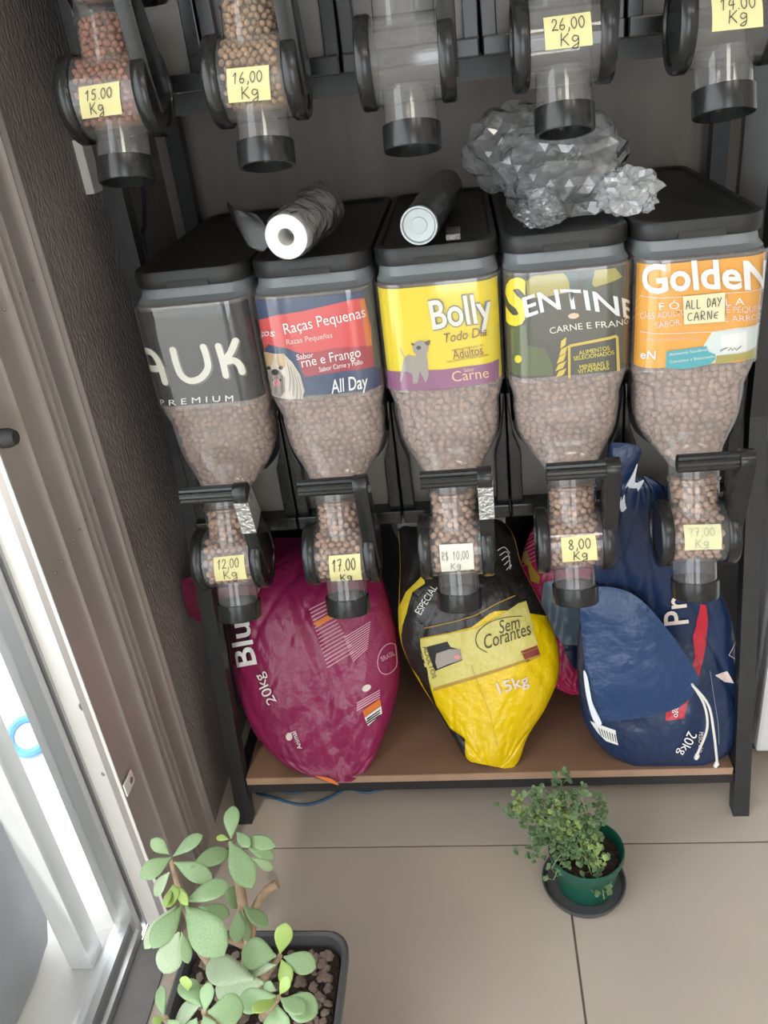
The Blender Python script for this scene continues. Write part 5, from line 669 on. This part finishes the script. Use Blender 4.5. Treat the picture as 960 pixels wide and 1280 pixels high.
# kibble seen through the plastic
def kibble_mesh(m, seed, sz=0.0060):
    rnd = random.Random(seed); mb = MB()
    def piece(p):
        r = sz*rnd.uniform(0.85, 1.15); e = Matrix.Rotation(rnd.uniform(0, 6.28), 3, Vector((rnd.uniform(-1, 1), rnd.uniform(-1, 1), rnd.uniform(-1, 1))).normalized())
        vs = [Vector(p) + e @ Vector((0, 0, -0.72*r))]
        for rr, h in ((0.72, -0.5), (1.0, 0), (0.72, 0.5)):
            for k in range(7): vs.append(Vector(p) + e @ (Vector((rr*math.cos(k*2*PI/7), rr*math.sin(k*2*PI/7), h))*r))
        vs.append(Vector(p) + e @ Vector((0, 0, 0.72*r)))
        fs = [(0, 1+(k+1) % 7, 1+k) for k in range(7)] + [(22, 15+k, 15+(k+1) % 7) for k in range(7)]
        for b in (1, 8):
            for k in range(7): fs.append((b+k, b+(k+1) % 7, b+7+(k+1) % 7, b+7+k))
        mb.add(vs, fs)
    st = sz*1.9; jt = sz*0.4
    z_ = 0.250; row_ = 0
    while z_ < 0.41:
        zz, xh, y0, y1, r = ring_at(z_); d = 0.0035+sz
        pts = rrect(xh-d, y0+d, max(y0+0.03, y1-0.01), r, z_, 8, 0.03); acc = (row_ % 2)*st/2
        for a, b in zip(pts, pts[1:]+pts[:1]):
            L = math.hypot(b[0]-a[0], b[1]-a[1])
            while acc < L:
                q = (a[0]+(b[0]-a[0])*acc/max(L, 1e-6), a[1]+(b[1]-a[1])*acc/max(L, 1e-6)); acc += st
                if q[1] < 0.20: piece((q[0]+rnd.uniform(-jt, jt), q[1]+rnd.uniform(-jt, jt)*0.6, z_+rnd.uniform(-jt, jt)))
            acc -= L
        z_ += st*0.8; row_ += 1
    core = [rrect(max(0.01, xh-0.016), y0+0.016, max(y0+0.04, y1-0.02), r, z_, 6, 0.03) for z_, xh, y0, y1, r in RINGS[3:]]
    mb.loft(core)
    X = Vector((1, 0, 0)); h = 0.030; R = 0.041-0.002-sz; row_ = 0
    while h < 0.092:
        a = -2.2 + (row_ % 2)*st/R/2
        while a < 2.2:
            b = a+rnd.uniform(-jt, jt)/R; piece(DC + AX*(h+rnd.uniform(-jt, jt)) + (FW*math.cos(b) + X*math.sin(b))*R); a += st/R
        h += st*0.85; row_ += 1
    mb.lathe([(0.0005, 0.03), (R-0.006, 0.03), (R-0.006, 0.09), (0.0005, 0.09)], DC, AX, FW, 20)
    R = DRUM_R-0.002-sz; a = -0.62; row_ = 0
    while a < 1.75:
        x = -0.036 + (row_ % 2)*st/2
        while x < 0.0365:
            b = a+rnd.uniform(-jt, jt)/R; piece(DC + Vector((x+rnd.uniform(-jt, jt)*0.5, -math.cos(b)*R, math.sin(b)*R))); x += st
        a += st*0.85/R; row_ += 1
    mb.lathe([(0.0005, -0.036), (R-0.006, -0.036), (R-0.006, 0.036), (0.0005, 0.036)], DC, (1, 0, 0), FW, 20)
    return mb.mesh('kibble', m, smooth=100, fix=False)
KB = {'brown': kibble_mesh('kibble_brown', 1, 0.0066), 'pale': kibble_mesh('kibble_pale', 2, 0.0072), 'red': kibble_mesh('kibble_red', 3, 0.0052), 'tan': kibble_mesh('kibble_tan', 4, 0.0052)}
LABELS = {0: 'label_black', 1: 'label_navy', 2: 'label_yellow', 3: 'label_olive', 4: 'label_orange'}
DTXT = {(0, 0): 'lower dispenser with black label and large rounded white letters, priced 12,00', (1, 0): 'lower dispenser with red and navy label showing a long-haired dog face, priced 17.00',
        (2, 0): 'lower dispenser with bright yellow and purple label, small white price note', (3, 0): 'lower dispenser with dark green label and yellow initial letter, priced 8,00',
        (4, 0): 'lower dispenser with orange label and a handwritten paper note stuck on it', (0, 1): 'upper dispenser with reddish kibble in its spout, priced 15.00',
        (1, 1): 'upper dispenser with tan kibble in its spout, priced 16,00', (2, 1): 'upper dispenser with an empty clear spout and no price note',
        (3, 1): 'upper dispenser with an empty clear spout, priced 26,00', (4, 1): 'upper dispenser at the right end with empty spout, priced 14.00'}
LABEL_OBJ = {}; DISP = {}
for row in (0, 1):
    for i in range(5):
        d = thing('food_dispenser', DTXT[(i, row)], 'dispenser', disp_origin(i, row), 'gravity pet food dispensers on the rack'); DISP[(i, row)] = d
        put('container', PM['body'], d); put('lid', PM['lid'], d); put('rim_band', PM['band'], d); put('cradle_panel', PM['cradle'], d); put('cradle_lip', PM['lip'], d)
        for q in PM['ribs']: put('cradle_rib', q, d)
        for q in PM['sides']: put('cradle_side', q, d)
        put('neck', PM['neck'], d); dr = put('dosing_drum', PM['drum'], d)
        for q in PM['discs']: put('drum_disc', q, d)
        put('outlet_tube', PM['outlet'], d); put('outlet_collar', PM['collar'], d)
        arm = put('lever_arm', PM['arm'], d); put('pivot', PM['button'], arm); put('grip_bar', PM['grip'], d)
        if row == 0 and i in (0, 2): tag(put('tape', PM['tape'], arm), 'silver tape wrapped round the lever')
        kb = {(0, 0): 'brown', (1, 0): 'brown', (2, 0): 'pale', (3, 0): 'brown', (4, 0): 'pale', (0, 1): 'red', (1, 1): 'tan'}.get((i, row))
        if kb: put('kibble', KB[kb], d)['kind'] = 'stuff'
        put('label_holder', PM['holder'], d)
        lo = put('label_insert', label_mesh(LABELS[i] if row == 0 else 'label_black'), d)
        if row == 0: LABEL_OBJ[i] = lo
# ------------------------------------------------------------------ bags
def bag_mesh(key, m):
    rows, nrm, seed, amp = BAGS[key]; nu, nv = 90, 150; mb = MB()
    mb.grid(lambda u, v: bag_pt(rows, nrm, seed, amp, -math.cos(PI*u), v, 1), nu, nv)
    mb.grid(lambda u, v: bag_pt(rows, nrm, seed, amp, math.cos(PI*u), v, -1), nu//2, nv)
    return mb.mesh('sack', m, smooth=70, fix=False)
BAGTXT = {'magenta': ('magenta 20kg feed bag slumped on the board, left of the yellow bag', 'sack_magenta'),
          'yellow': ('yellow and black 15kg feed bag between the magenta bag and the pink bag', 'sack_yellow'),
          'pink': ('hot pink feed bag with pale blue panel, behind the yellow and navy bags', 'sack_pink'),
          'navy': ('navy blue 20kg feed bag with folded flap and white drawstring, rightmost', 'sack_navy')}
BAG = {}; SACK = {}
for k, (lb, m) in BAGTXT.items():
    b = thing('feed_bag', lb, 'bag', (BAGS[k][0][0][0], BAGS[k][0][0][1], 0.12), 'feed bags on the lower board'); BAG[k] = b
    s = put('sack', bag_mesh(k, m), b); s.location = tuple(-q for q in b.location); SACK[k] = s
# ------------------------------------------------------------------ prints, lettering and notes on labels and bags
groups = []
for d in DECALS:
    key, grp, m, kind = d[0], d[1], d[2], d[3]; pts = d[5]
    if kind == 'text':
        P0, P1, C, U = pts; ux, uy = U[0]-C[0], U[1]-C[1]; vs, fs = text_shape(d[4], d[6], d[7]); q = []
        for x, y in vs:
            a, b, c = (1-x)*(1-2*x), 4*x*(1-x), x*(2*x-1)
            q.append((P0[0]*a+C[0]*b+P1[0]*c + ux*y, P0[1]*a+C[1]*b+P1[1]*c + uy*y))
        sh = (q, fs); lay = 5 if m not in ('ink_grey',) else 4
    elif kind == 'poly': sh = (list(pts), [tuple(range(len(pts)))]); lay = d[4]
    else:
        for ln in pts:
            if key[0] == 'bag':
                rr = bag_row(BAGS[key[1]][0], pts[0][0][1]); wa = 2/math.dist(rr[:3], rr[3:6]); wv = 1/0.72
                v2, f2 = stroke_shape([(x/wa, y/wv) for x, y in ln], d[4]/2); v2 = [(x*wa, y*wv) for x, y in v2]
            else: v2, f2 = stroke_shape(ln, d[4]/2)
            groups.append((key, grp, m, 3 if grp == 'shadow' else 5, (v2, f2)))
        continue
    groups.append((key, grp, m, lay, sh))
for n_, (key, grp, m, lay, sh) in enumerate(groups):
    jit = 0.00004*(n_ % 9)
    if key[0] == 'label':
        off = -0.0006+0.0005*lay+jit
        me = decal_mesh(grp, [sh], lambda s, z_: label_surf(s, z_, off), m, (0.008, 0)); put(grp, me, LABEL_OBJ[key[1]])
    else:
        rows, nrm, seed, amp = BAGS[key[1]]; off = 0.0010+0.0008*lay+jit
        def fn(a, v): return bag_pt(rows, nrm, seed, amp, min(0.995, max(-0.995, a)), min(0.999, max(0.001, v)), 1, off)
        put(grp, decal_mesh(grp, [sh], fn, m, (0.05, 0.012)), SACK[key[1]])
for key, quad, lines, paper, ink, w in NOTES:
    tl, tr, brr, bl = quad
    def Q(u, v): return tuple((bl[k]*(1-u)+brr[k]*u)*(1-v) + (tl[k]*(1-u)+tr[k]*u)*v for k in range(2))
    if key[0] == 'label': fn = lambda a, b, o: label_surf(a, b, o); base = 0.0045; par = DISP[(key[1], 0)]
    else: fn = lambda a, b, o: drum_surf(a, b, o); base = 0.0015; par = DISP[(key[1], key[2])]
    nb = MB().grid(lambda u, v: fn(*Q(u, v), base + 0.004*(max(0, 0.25-v)*2)**2*(0.4+u)), 6, 10)
    nt_ = put('price_note', nb.mesh('price_note', paper, smooth=60, fix=False), par)
    W_ = math.dist(bl, brr); H_ = math.dist(bl, tl); vs, fs = [], []
    for txt, x0, y0, h, adv in lines:
        x = x0
        for ch in txt:
            for ln in GLYPH[ch]:
                fine = []
                P = [ln[0]]+list(ln)+[ln[-1]]
                for i in range(1, len(P)-2):
                    for t in (0, .25, .5, .75): fine.append(tuple(cat(P[i-1][k], P[i][k], P[i+1][k], P[i+2][k], t) for k in range(2)))
                fine.append(ln[-1])
                wd = adv*1.35
                v2, f2 = stroke_shape([((x+gx*wd)*W_, (y0+gy*h)*H_) for gx, gy in fine], w/2)
                o = len(vs); vs += [Q(a/W_, b/H_) for a, b in v2]; fs += [tuple(i+o for i in f) for f in f2]
            x += adv*(0.55 if ch in ',.' else 1.0)
    put('handwriting', decal_mesh('handwriting', [(vs, fs)], lambda a, b: fn(a, b, base+0.0014), ink, (0, 0.006)), nt_)
# ------------------------------------------------------------------ loose parts of the bags
def sheet(name, pts, m, parent, th=0.002, bulge=0.02, n=(0, -0.8, 0.6), wr=0.004, seed=1.0, rings=7):
    """curved sheet with thickness filling an outline of 3D points"""
    c = Vector((sum(p[0] for p in pts), sum(p[1] for p in pts), sum(p[2] for p in pts)))/len(pts); nn = Vector(n).normalized()
    P = []; m_ = len(pts)
    for i in range(m_):
        for t in (0, .25, .5, .75):
            P.append(Vector([cat(pts[(i-1) % m_][k], pts[i][k], pts[(i+1) % m_][k], pts[(i+2) % m_][k], t) for k in range(3)]))
    def side(o):
        R = []
        for j in range(rings+1):
            s = max(1e-3, j/rings)
            R.append([c + (p-c)*s + nn*(bulge*(1-s*s) + o + wr*math.sin(9*s+seed+i*0.35)*s*(0.4+0.6*math.sin(i*0.21+seed))) for i, p in enumerate(P)])
        return R
    A = side(th/2); B = side(-th/2)
    mb = MB().loft(A + B[::-1], cap0=True, cap1=True)
    o = mb.build(name, m, parent, smooth=50); o.location = tuple(-q for q in parent.location); return o
nv = BAG['navy']
fl = sheet('folded_flap', [(0.1764, 1.36, 0.5424), (0.2379, 1.35, 0.5587), (0.2987, 1.335, 0.5193), (0.3849, 1.315, 0.3855), (0.3886, 1.305, 0.3394), (0.3355, 1.295, 0.2926), (0.1956, 1.295, 0.2772), (0.1814, 1.31, 0.3486), (0.1741, 1.34, 0.4455)], 'flap_blue', nv, bulge=0.016, seed=2.0)
sheet('torn_top', [(0.2137, 1.325, 0.8048), (0.2167, 1.325, 0.863), (0.2218, 1.325, 0.8761), (0.2686, 1.325, 0.862), (0.2581, 1.325, 0.8171), (0.2456, 1.325, 0.7788), (0.237, 1.325, 0.7391), (0.2187, 1.325, 0.7486)], 'sack_navy', nv, bulge=0.006, n=(0, -1, 0.2), wr=0.002)
sheet('tear_edge', [(0.2567, 1.318, 0.8207), (0.2629, 1.318, 0.8356), (0.26, 1.318, 0.8003), (0.2747, 1.318, 0.8039), (0.2622, 1.318, 0.7766), (0.2399, 1.318, 0.7429), (0.2364, 1.318, 0.7721)], 'tear_white', nv, th=0.0015, bulge=0.002, n=(0, -1, 0.2), wr=0.001)
o = sheet('flap_lining', [(0.1726, 1.312, 0.3898), (0.177, 1.297, 0.3368), (0.1898, 1.285, 0.284), (0.2056, 1.285, 0.277), (0.1885, 1.289, 0.3226), (0.1797, 1.307, 0.3795)], 'tear_white', nv, th=0.0015, bulge=0.002, wr=0.001)
def curve_pts(pts, n=6):
    P = [pts[0]]+list(pts)+[pts[-1]]; o = []
    for i in range(1, len(P)-2):
        for t in range(n): o.append(tuple(cat(P[i-1][k], P[i][k], P[i+1][k], P[i+2][k], t/n) for k in range(3)))
    o.append(pts[-1]); return o
for pts in ([(0.3786, 1.300, 0.3584), (0.4032, 1.295, 0.3106), (0.4122, 1.290, 0.2518), (0.3983, 1.290, 0.1826)], [(0.3786, 1.297, 0.3584), (0.4108, 1.292, 0.3103), (0.4247, 1.286, 0.2425), (0.4359, 1.283, 0.1663)]):
    s = MB().tube(curve_pts(pts), 0.0025, 8).build('drawstring', 'string_white', nv); s.location = tuple(-q for q in nv.location)
    e = Vector(pts[-1]); k = MB().tube([e, e+Vector((0, 0, -0.006)), e+Vector((-0.003, 0, -0.014))], [0.003, 0.005, 0.004], 8).build('string_end', 'string_white', s)
mg = BAG['magenta']
sheet('rolled_top', [(-0.648, 1.440, 0.552), (-0.638, 1.440, 0.572), (-0.600, 1.445, 0.578), (-0.530, 1.47, 0.60), (-0.47, 1.50, 0.60), (-0.50, 1.47, 0.50), (-0.600, 1.440, 0.455), (-0.640, 1.440, 0.470), (-0.650, 1.440, 0.490)], 'sack_maroon', mg, th=0.012, bulge=0.008, seed=3.0, wr=0.003)
sheet('orange_corner', [(-0.405, 1.305, 0.128), (-0.372, 1.292, 0.122), (-0.352, 1.288, 0.118), (-0.370, 1.296, 0.130)], 'ink_orange', mg, th=0.0015, bulge=0.001, wr=0)
yb = BAG['yellow']
sheet('crumpled_top', [(-0.215, 1.62, 0.62), (-0.17, 1.63, 0.66), (-0.10, 1.64, 0.63), (-0.02, 1.63, 0.65), (0.04, 1.63, 0.60), (0.02, 1.60, 0.50), (-0.10, 1.58, 0.48), (-0.18, 1.59, 0.52)], 'sack_black', yb, th=0.03, bulge=0.03, wr=0.016, seed=5.0)

# ------------------------------------------------------------------ things lying on the lids
def frame_from(a, b):
    a, b = Vector(a), Vector(b); ax = (b-a); L = ax.length; ax.normalize(); return a, ax, L
a, ax, L = frame_from((-0.276, 1.305, 1.268), (-0.246, 1.52, 1.2755))
t = thing('bag_roll', 'white-cored roll of clear plastic bags lying on the second lower lid', 'plastic roll', (a.x, a.y, 1.2305))
def at(mb, n, m, **k):
    o = mb.build(n, m, t, **k); o.location = tuple(-q for q in t.location); return o
def rough_lathe(prof, o_, ax_, n, amp, seed):
    mb = MB(); ref = Vector((0, 0, 1)); e1 = (ref - ax_*ref.dot(ax_)).normalized(); e2 = ax_.cross(e1); rings = []
    for r, h in prof: rings.append([o_ + ax_*h + (e1*math.cos(2*PI*k/n)+e2*math.sin(2*PI*k/n))*(r + amp*noise.noise(Vector((h*22+seed, math.cos(2*PI*k/n)*2, math.sin(2*PI*k/n)*2)))) for k in range(n)])
    return mb.loft(rings, cap0=False, cap1=False)
at(rough_lathe([(0.0345, 0.004)]+[(0.0362+0.00025*k, 0.008*k) for k in range(1, 26)]+[(0.036, 0.212), (0.020, 0.222)], a, ax, 40, 0.006, 3), 'film_wrap', 'film_roll', smooth=70)
at(MB().lathe([(0.0335, 0.0), (0.0335, 0.19), (0.013, 0.19), (0.013, 0.0), (0.0165, -0.001), (0.0225, -0.002), (0.0285, -0.001), (0.0335, 0.0)], a, ax, (0, 0, 1), 40), 'core', 'roll_white', smooth=50)
at(MB().tube([a+ax*0.02+Vector((0.004, 0, 0.006)), a+ax*0.10+Vector((-0.004, 0, -0.002))], [0.006, 0.007], 8), 'core_film', 'film_roll')
sheet('loose_end', [(-0.400, 1.47, 1.305), (-0.378, 1.43, 1.300), (-0.335, 1.39, 1.290), (-0.310, 1.335, 1.275), (-0.318, 1.325, 1.250), (-0.350, 1.36, 1.250), (-0.385, 1.43, 1.272)], 'film_clear', t, th=0.006, bulge=0.012, n=(-0.3, -0.6, 0.7), wr=0.006)
a, ax, L = frame_from((-0.074, 1.332, 1.2605), (-0.034, 1.72, 1.2605))
t = thing('wrap_roll', 'dark plastic-wrapped roll with metallic end on the yellow-label dispenser lid', 'plastic roll', (a.x, a.y, 1.2305))
at(rough_lathe([(0.0285, 0.0)]+[(0.0300, 0.006+0.0145*k) for k in range(26)]+[(0.010, 0.384)], a, ax, 36, 0.0018, 9), 'roll_body', 'roll_dark', smooth=60)
at(MB().lathe([(0.0002, -0.001), (0.012, -0.001), (0.0125, 0.0005), (0.024, 0.0), (0.026, -0.003), (0.0287, -0.003), (0.0292, 0.004)], a, ax, (0, 0, 1), 36), 'end_cap', 'roll_metal', smooth=40)
at(MB().box((-0.035, 1.345, 1.2305), (-0.012, 1.405, 1.240)), 'loose_wrap', 'film_roll', smooth=0, bevel=0.002)
# crumpled clear bags
def crumple(mb, c, rad, seed, amp=0.16, sub=4, zmin=1.2325):
    bm = bmesh.new(); bmesh.ops.create_icosphere(bm, subdivisions=sub, radius=1.0); c = Vector(c)
    for v in bm.verts:
        p = v.co.copy(); s = Vector((seed, seed*1.7, -seed))
        d = 0.0
        for k, (f_, a_) in enumerate(((1.2, 1.0), (2.1, 0.8), (3.6, 0.45), (7.0, 0.10))):
            d += a_*(0.5-abs(noise.noise(p*f_ + s*(k+1)))*2.0)
        q = p*(1.0 + amp*d); v.co = Vector((c.x+q.x*rad[0], c.y+q.y*rad[1], max(zmin, c.z+q.z*rad[2])))
    bm.verts.index_update(); mb.add([v.co for v in bm.verts], [tuple(v.index for v in f.verts) for f in bm.faces]); bm.free(); return mb
t = thing('plastic_bag', 'crumpled clear plastic bag heaped on the dark-label dispenser lid', 'plastic bag', (0.155, 1.48, 1.232))
at(crumple(MB(), (0.160, 1.49, 1.295), (0.098, 0.09, 0.088), 3.3, 0.22), 'bag_heap', 'film_clear', smooth=0)
at(crumple(MB(), (0.098, 1.60, 1.322), (0.088, 0.08, 0.068), 7.1, 0.22, zmin=1.25), 'bag_side', 'film_clear', smooth=0)
at(crumple(MB(), (0.253, 1.415, 1.263), (0.042, 0.040, 0.035), 5.2, 0.3, 4), 'bag_knot', 'film_knot', smooth=0)
at(crumple(MB(), (0.115, 1.405, 1.252), (0.035, 0.05, 0.028), 9.2, 0.3, 4), 'bag_tail', 'film_clear', smooth=0)

# ------------------------------------------------------------------ white fridge, cables, wall box
fr = thing('white_fridge', 'tall white fridge standing to the right of the rack', 'fridge', (0.87, 1.66, 0))
def FR(n, m, lo, hi, **k):
    o = MB().box(lo, hi).build(n, m, fr, **k); o.location = (-0.87, -1.66, 0); return o
FR('cabinet', 'fridge_white', (0.565, 1.47, 0.04), (1.18, 1.91, 1.9), smooth=0, bevel=0.008)
FR('fridge_door', 'fridge_white', (0.565, 1.425, 0.045), (1.18, 1.465, 1.895), smooth=0, bevel=0.008)
for x in (0.60, 1.12):
    for y in (1.50, 1.86): FR('foot', 'rubber', (x-0.02, y-0.02, 0), (x+0.02, y+0.02, 0.041), smooth=0)
cb = thing('blue_cable', 'thin blue cable looped on the floor under the rack', 'cable', (-0.45, 1.37, 0))
def CB(pts):
    o = MB().tube(curve_pts(pts), 0.0035, 8).build('cable_loop', 'cable_blue', cb); o.location = (0.45, -1.37, 0); return o
CB([(-0.60, 1.52, 0.004), (-0.585, 1.39, 0.004), (-0.5365, 1.3625, 0.004), (-0.4557, 1.337, 0.004), (-0.393, 1.361, 0.004), (-0.351, 1.408, 0.004), (-0.33, 1.5, 0.004)])
CB([(-0.57, 1.42, 0.0105), (-0.509, 1.371, 0.0105), (-0.452, 1.375, 0.0105), (-0.389, 1.402, 0.0105), (-0.36, 1.5, 0.0105)])
CB([(-0.39, 1.48, 0.0045), (-0.3696, 1.4016, 0.004), (-0.319, 1.371, 0.004), (-0.273, 1.382, 0.004), (-0.246, 1.4055, 0.004), (-0.22, 1.5, 0.004)])
tag(MB().tube(curve_pts([(-0.625, 1.68, 1.46), (-0.62, 1.681, 1.32), (-0.62, 1.649, 1.258), (-0.62, 1.615, 1.20), (-0.625, 1.60, 0.8), (-0.635, 1.60, 0.004)]), 0.004, 8).build('hanging_cable', 'cable_dark'), 'thin dark cable hanging down the corner behind the rack', 'cable')
tag(MB().box((WX, 1.505, 1.337), (WX+0.016, 1.565, 1.425)).build('wall_box', 'wall_white', smooth=0, bevel=0.002), 'small pale plastic box on the brown wall behind the top left dispenser', 'wall box')

# ------------------------------------------------------------------ jade plant
PX, PY = -0.412, 0.742
jp = thing('jade_plant', 'jade plant with thick oval leaves in a square grey pot by the door', 'plant', (PX, PY, 0))
def JP(mb, n, m, **k):
    o = mb.build(n, m, jp, **k); o.location = (-PX, -PY, 0); return o
def sq(h, z_, r): return [(PX+x, PY+y, z) for x, y, z in rrect(h, -h, h, r, z_, 6)]
JP(MB().loft([sq(h, z_, r) for h, z_, r in ((0.105, 0.0, 0.03), (0.132, 0.185, 0.035), (0.142, 0.187, 0.04), (0.143, 0.205, 0.04), (0.139, 0.208, 0.038), (0.133, 0.205, 0.035), (0.128, 0.17, 0.033))]), 'pot', 'pot_grey', smooth=40)
JP(MB().loft([sq(0.128, 0.176, 0.033), sq(0.126, 0.184, 0.033)]), 'soil', 'soil', smooth=0)
rnd = random.Random(5); mb = MB()
for k in range(260):
    x, y = rnd.uniform(-0.118, 0.118), rnd.uniform(-0.118, 0.118); r = rnd.uniform(0.006, 0.012); e = Matrix.Rotation(rnd.uniform(0, 6), 3, 'Z')
    vs = [e @ Vector((math.cos(a)*r*w_*rnd.uniform(.8, 1.2), math.sin(a)*r*0.7*w_*rnd.uniform(.8, 1.2), h*r*0.6)) + Vector((PX+x, PY+y, 0.186)) for w_, h in ((0.7, -0.7), (1, 0), (0.6, 0.7)) for a in [j*PI/3 for j in range(6)]]
    mb.add(vs, [(5,4,3,2,1,0), (12,13,14,15,16,17)] + [(b+j, b+(j+1) % 6, b+6+(j+1) % 6, b+6+j) for b in (0, 6) for j in range(6)])
JP(mb, 'pebbles', 'pebble', smooth=0)['kind'] = 'stuff'
for st in JADE_STEMS:
    pts = curve_pts([s[:3] for s in st], 4); rr = [s[3] for s in st]; n = len(pts)
    rad = [rr[min(int(k/4), len(rr)-1)] + (rr[min(int(k/4)+1, len(rr)-1)]-rr[min(int(k/4), len(rr)-1)])*(k % 4)/4 for k in range(n)]
    JP(MB().tube(pts, rad, 9), 'stem', 'stem_tan', smooth=60)
def leaf_mesh(m):
    """unit obovate fleshy leaf: base at 0, tip at x = 1, half width 0.5"""
    rings = []
    for k in range(15):
        t = k/14; w_ = 0.5*(max(0.0, math.sin(PI*min(1, t**1.45)))**0.62) if 0 < t < 1 else 0.0
        w_ = max(w_, 0.05*(1-t) + 0.002); th = 0.085*(math.sin(PI*min(1, 0.06+0.9*t))**0.6) + 0.004
        th = min(th, w_*0.6+0.004)
        rings.append([(t, w_*math.cos(a), th*math.sin(a) - 0.10*t*t + 0.10*(w_*math.cos(a))**2*2) for a in [2*PI*j/16 for j in range(16)]])
    return MB().loft(rings).mesh('leaf', m, smooth=70)
LM = [leaf_mesh('leaf_jade'), leaf_mesh('leaf_jade_pale'), leaf_mesh('leaf_jade_fresh')]
rnd = random.Random(11); CAMP = Vector((0, 0, 1.5))
for k, (bx, by, bz, tx, ty, tz, w_) in enumerate(JADE_LEAVES):
    B = Vector((bx, by, bz)); T = Vector((tx, ty, tz)); X = T-B; L = X.length; X.normalize()
    up = Vector((rnd.uniform(-.35, .35), -0.25+rnd.uniform(-.35, .35), 1.0)); Y = up.cross(X).normalized(); Z = X.cross(Y)
    pale = k in (12, 16, 18, 31, 32, 33, 44); fresh = k in (1, 13, 20, 21, 27, 30, 35, 37, 46, 49)
    o = put('leaf', LM[1 if pale else 2 if fresh else 0], jp); S = Matrix.Diagonal((L*1.06, w_*1.05, L*0.8, 1))
    M_ = Matrix(((X.x, Y.x, Z.x, B.x-PX), (X.y, Y.y, Z.y, B.y-PY), (X.z, Y.z, Z.z, B.z), (0, 0, 0, 1)))
    o.matrix_local = M_ @ S

# ------------------------------------------------------------------ herb in the green pot
GX, GY = 0.150, 1.118
gp_ = thing('potted_herb', 'small leafy green herb in a round dark green pot on the floor', 'plant', (GX, GY, 0.008))
def GP(mb, n, m, **k):
    o = mb.build(n, m, gp_, **k); o.location = (-GX, -GY, -0.008); return o
GP(MB().lathe([(0.050, 0.009), (0.054, 0.012), (0.068, 0.100), (0.072, 0.101), (0.0725, 0.112), (0.070, 0.113), (0.068, 0.108), (0.064, 0.085)], (GX+0.004, GY+0.004, 0), (0, 0, 1), (1, 0, 0), 40, cap0=True), 'pot', 'pot_green', smooth=40)
GP(MB().lathe([(0.064, 0.088), (0.055, 0.092), (0.03, 0.094), (0.0005, 0.095)], (GX+0.004, GY+0.004, 0), (0, 0, 1), (1, 0, 0), 32), 'soil', 'soil', smooth=40)
sa = tag(MB().lathe([(0.068, 0.0), (0.075, 0.001), (0.082, 0.018), (0.082, 0.020), (0.079, 0.020), (0.073, 0.007), (0.0005, 0.006)], (0, 0, 0), (0, 0, 1), (1, 0, 0), 44, cap0=True).build('plant_saucer', 'saucer_grey', smooth=40), 'round dark grey saucer under the green herb pot', 'saucer')
sa.location = (GX, GY+0.006, 0.0)
rnd = random.Random(21)
for k, tip in enumerate(RUE_TIPS):
    T = Vector(tip); B = Vector((GX + rnd.uniform(-0.025, 0.02), GY + rnd.uniform(-0.02, 0.02), 0.092))
    mid = B.lerp(T, 0.5) + Vector((0, 0, 0.05 if T.z > 0.12 else 0.09)); pts = [tuple(((1-t)**2)*B + 2*t*(1-t)*mid + t*t*T) for t in [j/10 for j in range(11)]]
    fd = GP(MB().tube(pts, [0.0017-0.001*j/10 for j in range(11)], 6), 'stalk', 'rue_stem', smooth=60)
    mb = MB()
    for c in range(15):
        t = 0.36 + 0.64*(c/14)**0.8; i = min(9, int(t*10)); P = Vector(pts[i]).lerp(Vector(pts[i+1]), t*10-i)
        base = Vector((rnd.uniform(-1, 1), rnd.uniform(-1, 1), rnd.uniform(-.3, .8))).normalized(); Q = P + base*rnd.uniform(0.004, 0.016)
        mb.tube([P, Q], 0.0006, 4)
        for j in range(5):
            dv = (base + Vector((rnd.uniform(-1, 1), rnd.uniform(-1, 1), rnd.uniform(-.6, .6)))*0.9).normalized(); ln = rnd.uniform(0.007, 0.0125)*0.98; sv = dv.cross(Vector((rnd.uniform(-.4, .4), -0.5, 1))).normalized()*ln*0.36; nn = dv.cross(sv).normalized()*0.0005
            ring = [Q, Q+dv*ln*0.45+sv*0.75, Q+dv*ln*0.8+sv, Q+dv*ln, Q+dv*ln*0.8-sv, Q+dv*ln*0.45-sv*0.75]
            mb.loft([[p+nn for p in ring], [p-nn for p in ring]])
    lf = mb.build('leaflets', 'rue_pale' if k % 6 == 3 else 'rue_green', fd, smooth=0); lf['kind'] = 'stuff'
